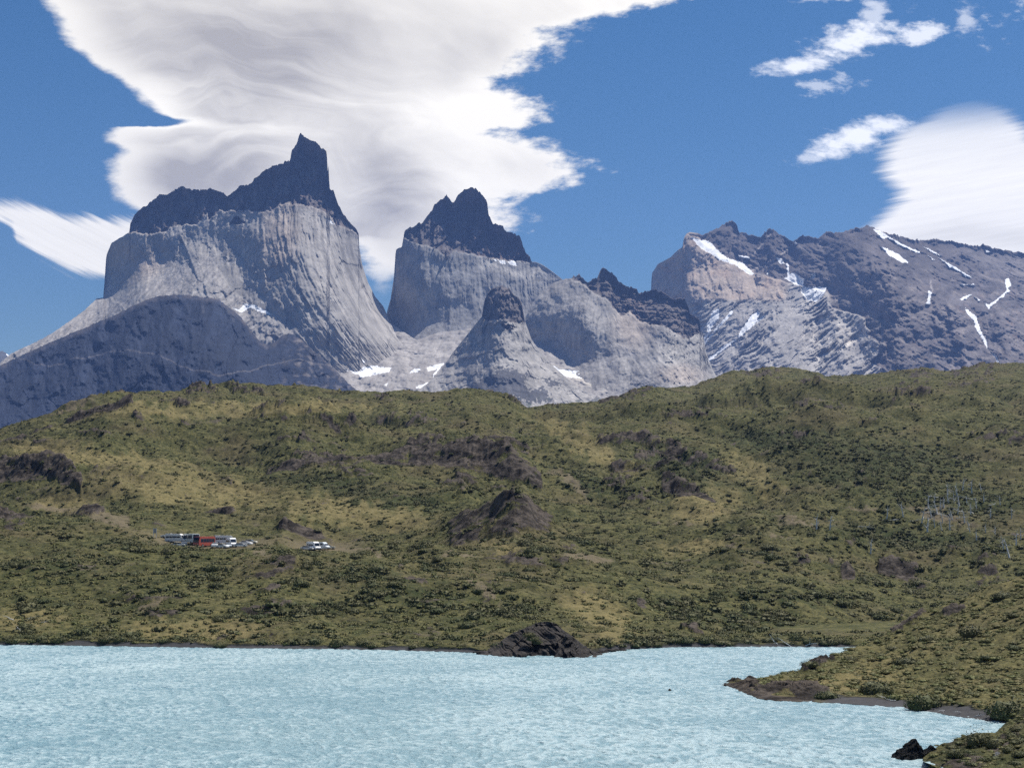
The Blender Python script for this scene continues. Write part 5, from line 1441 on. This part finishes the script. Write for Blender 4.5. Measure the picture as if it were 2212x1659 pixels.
def rocky_point():
    """crag of tilted beds: two sheets of the same strata, a taller one behind and a slanting slab in front on the right"""
    def sheet(sk, Y0, depth, seed, tilt, lean, x0, x1, bay=None):
        px = np.linspace(x0, x1, 260); T = np.linspace(0, 1, 150)[:, None]
        u, w_ = uw(px, ip(px, sk)); Yc = Y0 + depth * .6
        top = np.maximum(CAM_Z + w_ * Yc, 0.02)[None]
        PX_ = np.repeat(px[None], 150, 0); U = (PX_ - CX) / F * Y0
        prof = np.where(T < .6, (T / .6) ** .75, 1 - ((T - .6) / .4) ** 2 * .35)
        c, s_ = math.cos(tilt), math.sin(tilt)
        Z0 = top * prof
        a_ = U * c + Z0 * s_; b_ = -U * s_ + Z0 * c
        wv_ = .8 * fbm(U / 5, Z0 / 3, 3, s=seed)
        beds = ridged(a_ / 14, (b_ + wv_) / 1.5, 4, .6, s=seed + 1)
        Y = Y0 + T * depth + lean * (U - U.min()) + 2.0 * fbm(U / 6, Z0 / 4, 3, s=seed + 2) - 1.3 * beds - 1.4 * crag(U / 5 + wv_ * .3, Z0 / 4, seed + 3)
        if bay: Y = Y + bay[2] * np.exp(-((PX_ - bay[0]) / bay[1]) ** 2) * sst(0, .3, T) * sst(1, .5, T)
        Z = Z0 + .35 * beds * sst(0, 1.5, Z0) - .5 - 1.2 * sst(.06, 0, T)
        return np.stack([U * Y / Y0, Y, Z], -1)
    skA = [(1005, 1414), (1025, 1402), (1055, 1391), (1080, 1384), (1100, 1368), (1130, 1354), (1160, 1344), (1180, 1340), (1200, 1343), (1215, 1356), (1235, 1371), (1260, 1392), (1275, 1404), (1290, 1413)]
    skB = [(1190, 1413), (1200, 1395), (1212, 1378), (1222, 1366), (1236, 1372), (1256, 1390), (1280, 1403), (1318, 1412)]
    A = sheet(skA, 330, 24, 903, R(-38), 0, 1002, 1294, (1172, 26, 5))
    B = sheet(skB, 327.5, 14, 943, R(42), 0, 1188, 1320)
    o = link('rock_outcrop', grid_mesh('rock_outcrop', A, RKM, smooth=False))
    tag(o, 'dark layered rocky point dropping into the far edge of the lake', 'rock')
    link('slab', grid_mesh('slab', B, RKM, smooth=False), o)


rocky_point()
for i, (px_, py_, s_) in enumerate([(1296, 1411, .8), (1308, 1410, .6), (1318, 1408, .9), (1330, 1406, .6), (1344, 1405, .7), (1040, 1412, .8), (1028, 1411, .6), (1062, 1413, .7)]):
    u_, w__ = uw(px_, py_); Y_ = -CAM_Z / float(w__)
    bmr = bmesh.new(); bmesh.ops.create_icosphere(bmr, subdivisions=2, radius=1)
    for v in bmr.verts:
        k_ = 1 + .3 * math.sin(3.1 * v.co.x + i) * math.cos(4.3 * v.co.y - i) + .15 * math.sin(7 * v.co.z + 2 * i)
        v.co = Vector((v.co.x * k_ * 1.3, v.co.y * k_, v.co.z * k_ * .7))
    mer = bpy.data.meshes.new('shore_rock'); bmr.to_mesh(mer); bmr.free(); mer.materials.append(RKM)
    orr = link('shore_rock', mer); orr.location = (float(u_) * Y_, Y_, .1); orr.scale = (s_,) * 3
    tag(orr, 'small dark rock in the water at the foot of the rocky point', 'rock', 'small rocks at the rocky point')


def boulder(name, loc, size, mat, label, seed, pts=None):
    bm = bmesh.new(); bmesh.ops.create_icosphere(bm, subdivisions=5, radius=1)
    me = bpy.data.meshes.new(name)
    for v in bm.verts:
        d = v.co.normalized()
        a = float(ridged(np.array(d.x * 1.4 + seed), np.array(d.y * 1.4 + d.z * 1.9), 4))
        b2 = float(fbm(np.array(d.x * 3 + seed), np.array(d.z * 3 - d.y * 2), 4))
        k = 1 + .28 * a + .16 * b2
        # faceted: planes cut the ball
        for pl, h in ((Vector((.25, -.8, .5)).normalized(), .62), (Vector((-.72, -.2, .62)).normalized(), .50), (Vector((.75, .1, .62)).normalized(), .52), (Vector((.1, .9, .5)).normalized(), .6)):
            dd = d.dot(pl) * k
            if dd > h: k *= h / dd
        k *= 1 + .10 * float(fbm(np.array(d.x * 5 + seed), np.array(d.z * 5 - d.y * 3), 4)) + .07 * float(facets(np.array(d.x * 3.1 + d.y), np.array(d.z * 3 + d.y * 2), seed))
        v.co = Vector((d.x * k * size[0], d.y * k * size[1], d.z * k * size[2]))
    bm.to_mesh(me); bm.free(); me.materials.append(mat)
    o = link(name, me); o.location = loc
    tag(o, label, 'rock')
    return o


def on_water(px, py):
    u, w_ = uw(px, py); Y = -CAM_Z / w_
    return (float(u * Y), float(Y), 0.0)


x, y, z = on_water(1975, 1640)
b = boulder('boulder', (x, y + .4, .1), (2.6, 1.7, 2.7), RKB, 'jagged black boulder standing in the lake near the lower right corner', 3); b.rotation_euler = (0, .12, 0)
x, y, z = on_water(2015, 1640)
boulder('boulder', (x, y + .3, .0), (2.3, 1.4, 2.0), RKB, 'lower black rock between the jagged boulder and the corner slope', 8)
x, y, z = on_water(2060, 1655)
boulder('boulder', (x, y + .3, .0), (2.0, 1.2, 1.5), RKB, 'black rock at the foot of the near corner slope', 12)
x, y, z = on_water(1447, 1491)
boulder('boulder', (x, y, .0), (.42, .5, .42), RKB, 'tiny black rock alone in the water off the headland tip', 5)
P = at_grid(CN, 2155, 1628)
boulder('boulder', (P[0], P[1], P[2]), (.6, .4, .4), rock_mat('pale stone', (.2, .2, .2), (.34, .33, .32)), 'pale grey stone on the near corner slope', 6)


# ------------------------------------------------------------------ vehicles
def paint(name, c, rough=.35, metal=0.0):
    m = bpy.data.materials.new(name); m.use_nodes = True
    t = NT(m.node_tree); b = t.n['Principled BSDF']
    n = t.noise(t.new('ShaderNodeTexCoord').outputs['Object'], 1.5, 4, .6)
    t.l.new(t.mix(t.ramp(n, .4, .8, 0, .25), c, tuple(v * .7 for v in c)), b.inputs['Base Color'])
    b.inputs['Roughness'].default_value = rough; b.inputs['Metallic'].default_value = metal
    return m


WHITE = paint('white paint', (.86, .86, .85)); RED = paint('red paint', (.48, .11, .075)); ORANGE = paint('orange paint', (.62, .24, .14)); GLASS = paint('dark glass', (.03, .045, .07), .12)
TYRE = paint('tyre rubber', (.02, .02, .02), .9); RIM = paint('rim metal', (.45, .45, .46), .4, .6); DKBLUE = paint('dark blue paint', (.05, .08, .12)); GREYW = paint('pale grey green paint', (.74, .78, .73)); CREAM = paint('cream paint', (.72, .68, .55)); SILV = paint('silver paint', (.6, .66, .72))
LAMP = paint('lamp lens', (.7, .7, .66), .2)


def extrude_profile(prof, w, bev=.08):
    """side profile (x along the car, z up) pulled across width w"""
    bm = bmesh.new()
    a = [bm.verts.new((x, -w / 2, z)) for x, z in prof]; b = [bm.verts.new((x, w / 2, z)) for x, z in prof]
    bm.faces.new(a[::-1]); bm.faces.new(b)
    n = len(prof)
    for i in range(n): bm.faces.new((a[i], a[(i + 1) % n], b[(i + 1) % n], b[i]))
    bmesh.ops.recalc_face_normals(bm, faces=bm.faces)
    if bev: bmesh.ops.bevel(bm, geom=list(bm.edges), offset=bev, segments=2, affect='EDGES')
    me = bpy.data.meshes.new('body'); bm.to_mesh(me); bm.free()
    return me


def part(name, me, mat, parent, loc=(0, 0, 0)):
    me.materials.clear(); me.materials.append(mat); me.name = name
    o = link(name, me, parent); o.location = loc
    return o


def box_me(x0, x1, y0, y1, z0, z1, bev=0.0):
    bm = bmesh.new(); bmesh.ops.create_cube(bm, size=1)
    for v in bm.verts: v.co = Vector(((x0 + x1) / 2 + v.co.x * (x1 - x0), (y0 + y1) / 2 + v.co.y * (y1 - y0), (z0 + z1) / 2 + v.co.z * (z1 - z0)))
    if bev: bmesh.ops.bevel(bm, geom=list(bm.edges), offset=bev, segments=2, affect='EDGES')
    me = bpy.data.meshes.new('box'); bm.to_mesh(me); bm.free(); return me


def wheels(e, xs, w, r):
    for x in xs:
        for s in (-1, 1):
            bm = bmesh.new(); bmesh.ops.create_cone(bm, cap_ends=True, segments=20, radius1=r, radius2=r, depth=.24, matrix=Matrix.Rotation(R(90), 4, 'X'))
            me = bpy.data.meshes.new('wheel'); bm.to_mesh(me); bm.free()
            wh = part('wheel', me, TYRE, e, (x, s * (w / 2 - .08), r))
            bm = bmesh.new(); bmesh.ops.create_cone(bm, cap_ends=True, segments=16, radius1=r * .6, radius2=r * .5, depth=.05, matrix=Matrix.Rotation(R(90 * s), 4, 'X'))
            me = bpy.data.meshes.new('rim'); bm.to_mesh(me); bm.free()
            part('rim', me, RIM, wh, (0, s * .14, 0))


def make_coach(bodym, L=10.5, H=3.3, W=2.5, facem=None, lift=0.0, name='coach', win=(1.55, 2.7)):
    e = empty(name)
    prof = [(-L / 2, .4 + lift), (L / 2 - .1, .4 + lift), (L / 2, 1.2), (L / 2 - .12, 2.2), (L / 2 - .5, H), (-L / 2 + .15, H), (-L / 2, H - .4)]
    part('body', extrude_profile(prof, W), bodym, e)
    z0, z1 = win
    n = max(4, int(L / 1.5))
    for s in (-1, 1):
        for i in range(n):
            x0 = -L / 2 + .5 + i * (L - 1.4) / n
            part('window', box_me(x0, x0 + (L - 1.4) / n - .12, s * W / 2 - .02, s * W / 2 + .02, z0, z1), GLASS, e)
    bm = bmesh.new()
    v = [bm.verts.new(c) for c in ((L / 2 + .012, -W / 2 + .15, 1.45), (L / 2 + .012, W / 2 - .15, 1.45), (L / 2 - .10, W / 2 - .15, 2.25), (L / 2 - .42, W / 2 - .2, H - .25), (L / 2 - .42, -W / 2 + .2, H - .25), (L / 2 - .10, -W / 2 + .15, 2.25))]
    bm.faces.new((v[0], v[1], v[2], v[5])); bm.faces.new((v[5], v[2], v[3], v[4]))
    bmesh.ops.solidify(bm, geom=list(bm.faces), thickness=-.05)
    me = bpy.data.meshes.new('windscreen'); bm.to_mesh(me); bm.free(); part('windscreen', me, GLASS, e)
    part('rear_window', box_me(-L / 2 - .02, -L / 2 + .02, -W / 2 + .3, W / 2 - .3, z0 + .1, z1 - .1), GLASS, e)
    for s in (-1, 1): part('headlight', box_me(L / 2 - .06, L / 2 + .02, s * (W / 2 - .4) - .18, s * (W / 2 - .4) + .18, .75, .95, .02), LAMP, e)
    part('bumper', box_me(L / 2 - .1, L / 2 + .06, -W / 2 + .05, W / 2 - .05, .42, .68, .02), TYRE, e)
    wheels(e, (L / 2 - 2.0, -L / 2 + 2.2), W, .5)
    return e


def make_van(bodym=WHITE, L=6.6, H=2.75, W=2.05):
    e = empty('van')
    prof = [(-L / 2, .35), (L / 2, .35), (L / 2 + .02, .95), (L / 2 - .75, 1.35), (L / 2 - 1.45, H - .3), (L / 2 - 1.9, H), (-L / 2 + .1, H), (-L / 2, H - .3)]
    part('body', extrude_profile(prof, W, .07), bodym, e)
    n = 4
    for s in (-1, 1):
        for i in range(n):
            x0 = -L / 2 + .35 + i * (L - 2.0) / n
            part('window', box_me(x0, x0 + (L - 2.0) / n - .1, s * W / 2 - .02, s * W / 2 + .02, 1.55, 2.1), GLASS, e)
    bm = bmesh.new()
    v = [bm.verts.new(c) for c in ((L / 2 - .74, -W / 2 + .12, 1.40), (L / 2 - .74, W / 2 - .12, 1.40), (L / 2 - 1.42, W / 2 - .15, H - .36), (L / 2 - 1.42, -W / 2 + .15, H - .36))]
    bm.faces.new(v); bmesh.ops.solidify(bm, geom=list(bm.faces), thickness=-.06)
    me = bpy.data.meshes.new('windscreen'); bm.to_mesh(me); bm.free(); part('windscreen', me, GLASS, e)
    for s in (-1, 1):
        part('rear_window', box_me(-L / 2 - .02, -L / 2 + .02, s * .5 - .36, s * .5 + .36, 1.4, 2.1), GLASS, e)
        part('headlight', box_me(L / 2 - .06, L / 2 + .03, s * .75 - .16, s * .75 + .16, .78, .98, .02), LAMP, e)
    part('bumper', box_me(L / 2 - .1, L / 2 + .08, -W / 2 + .05, W / 2 - .05, .36, .6, .02), TYRE, e)
    wheels(e, (L / 2 - 1.0, -L / 2 + 1.3), W, .36)
    return e


def make_car(bodym=WHITE, L=4.5, W=1.8, suv=False):
    e = empty('parked_car')
    h = .25 if suv else 0
    prof = [(-L / 2, .3), (L / 2, .3), (L / 2 + .02, .7), (L / 2 - .2, .88 + h), (L / 2 - 1.15, .98 + h), (-L / 2 + .5, 1.0 + h), (-L / 2, .92 + h)]
    part('body', extrude_profile(prof, W, .07), bodym, e)
    back = .15 if suv else .55
    cab = [(L / 2 - 1.2, .93 + h), (L / 2 - 1.95, 1.40 + h), (-L / 2 + back + .45, 1.42 + h), (-L / 2 + back, .95 + h)]
    part('window', extrude_profile(cab, W - .22, .03), GLASS, e)
    part('roof', box_me(-L / 2 + back + .42, L / 2 - 1.92, -(W - .3) / 2, (W - .3) / 2, 1.40 + h, 1.46 + h, .02), bodym, e)
    for s in (-1, 1): part('headlight', box_me(L / 2 - .08, L / 2 + .02, s * .6 - .17, s * .6 + .17, .62, .78, .02), LAMP, e)
    wheels(e, (L / 2 - .85, -L / 2 + .85), W, .33)
    return e


# the ground shelf is level: find its height along the parking row
def shelf_point(px, Y):
    c = int(np.argmin(np.abs(pxs - px)))
    rws = np.argmin(np.abs(Yg[:, c] - Y))
    return Phill[rws, c]


def park(o, px, base_py, Y, rz, label, cat, group=None, sc=1.12):
    P = shelf_point(px, Y)
    u, w_ = uw(px, base_py)
    o.location = (float(u * Y), Y, float(P[2]))
    o.rotation_euler = (0, 0, rz); o.scale = (sc,) * 3
    tag(o, label, cat, group)


GV = 'vehicles parked on the hillside shelf'
red = make_coach(RED, 8.5, 3.4, name='coach'); park(red, 441, 1177, 570, R(-118), 'red orange coach in the middle of the parked row', 'coach', GV)
gry = make_coach(GREYW, 8.0, 3.6, lift=.3, name='coach', win=(1.9, 3.1)); park(gry, 414, 1170, 580, R(-55), 'pale coach with big dark windows left of the red coach', 'coach', GV)
v1 = make_van(WHITE, 7.2, 2.9); park(v1, 380, 1168, 583, R(-12), 'long white minibus at the left end of the parked row', 'minibus', GV)
v2 = copy_tree(v1); park(v2, 487, 1176, 582, R(8), 'long white minibus behind the cars right of the red coach', 'minibus', GV)
v3 = make_van(WHITE, 6.0, 2.9); park(v3, 500, 1177, 571, R(-62), 'tall white van with dark windscreen at the right of the main row', 'van', GV)
v4 = copy_tree(v3); park(v4, 678, 1183, 570, R(-50), 'white van at the left of the separate right hand group', 'van', GV)
v5 = make_van(SILV, 6.2, 2.5); park(v5, 694, 1183, 577, R(-30), 'pale blue grey van just right of the white van in the small group', 'van', GV)
c0 = make_car(WHITE); park(c0, 385, 1171, 568, R(10), 'white car in front of the left minibus', 'car', GV)
c1 = copy_tree(c0); park(c1, 362, 1167, 590, R(170), 'white car with only its roof showing at the far left of the row', 'car', GV)
c2 = make_car(DKBLUE, 4.6, 1.85, True); park(c2, 398, 1171, 572, R(-80), 'dark blue off roader between left minibus and pale coach', 'car', GV)
c3 = make_car(WHITE, 4.4, 1.8, True); park(c3, 464, 1177, 566, R(-85), 'white off roader right beside the red coach', 'car', GV)
c4 = copy_tree(c0); park(c4, 481, 1178, 564, R(-30), 'white car in front of the middle minibus', 'car', GV)
c5 = make_car(SILV); park(c5, 493, 1178, 566, R(-70), 'blue grey car between white car and tall white van', 'car', GV)
c6 = copy_tree(c0); park(c6, 519, 1180, 566, R(8), 'white saloon car just right of the tall white van', 'car', GV)
c7 = copy_tree(c0); park(c7, 531, 1179, 574, R(-20), 'white car second from the right end of the main row', 'car', GV)
c8 = make_car(CREAM); park(c8, 541, 1178, 580, R(-10), 'cream car at the right end of the main row', 'car', GV)
c9 = copy_tree(c0); park(c9, 664, 1184, 568, R(-14), 'low white car left of the vans in the small group', 'car', GV)
c10 = copy_tree(c8); park(c10, 710, 1186, 582, R(5), 'cream car right of the vans in the small group', 'car', GV)
c11 = copy_tree(c0); park(c11, 456, 1173, 590, R(70), 'white car peeking out behind the red coach', 'car', GV)
c12 = copy_tree(c3); park(c12, 471, 1172, 592, R(80), 'white off roader parked behind the row right of the red coach', 'car', GV)
# notice board on posts at the entrance
P = shelf_point(335, 585)
e = empty('signboard', P, R(5)); tag(e, 'grey notice board on two posts left of the parked vehicles', 'sign')
for s in (-1, 1): part('post', box_me(s * .55 - .08, s * .55 + .08, -.08, .08, -.3, 3.6, .01), SILV, e)
part('panel', box_me(-.46, .46, -.04, .04, 1.6, 3.4, .01), paint('grey board', (.3, .33, .36)), e)

# ------------------------------------------------------------------ air
hz = bpy.data.materials.new('haze air'); hz.use_nodes = True
t = NT(hz.node_tree); t.n.clear()
out = t.new('ShaderNodeOutputMaterial'); pv = t.new('ShaderNodeVolumePrincipled')
pv.inputs['Color'].default_value = (.25, .43, .99, 1)
pv.inputs['Density'].default_value = 2.5e-5
pv.inputs['Anisotropy'].default_value = .1
t.l.new(pv.outputs[0], out.inputs['Volume'])
me = box_me(-11500, 11500, -450, 17200, -4.2, 3600)
me.materials.append(hz)
tag(link('haze', me), 'thin blue haze between the lake and the mountains', 'haze', kind='stuff')
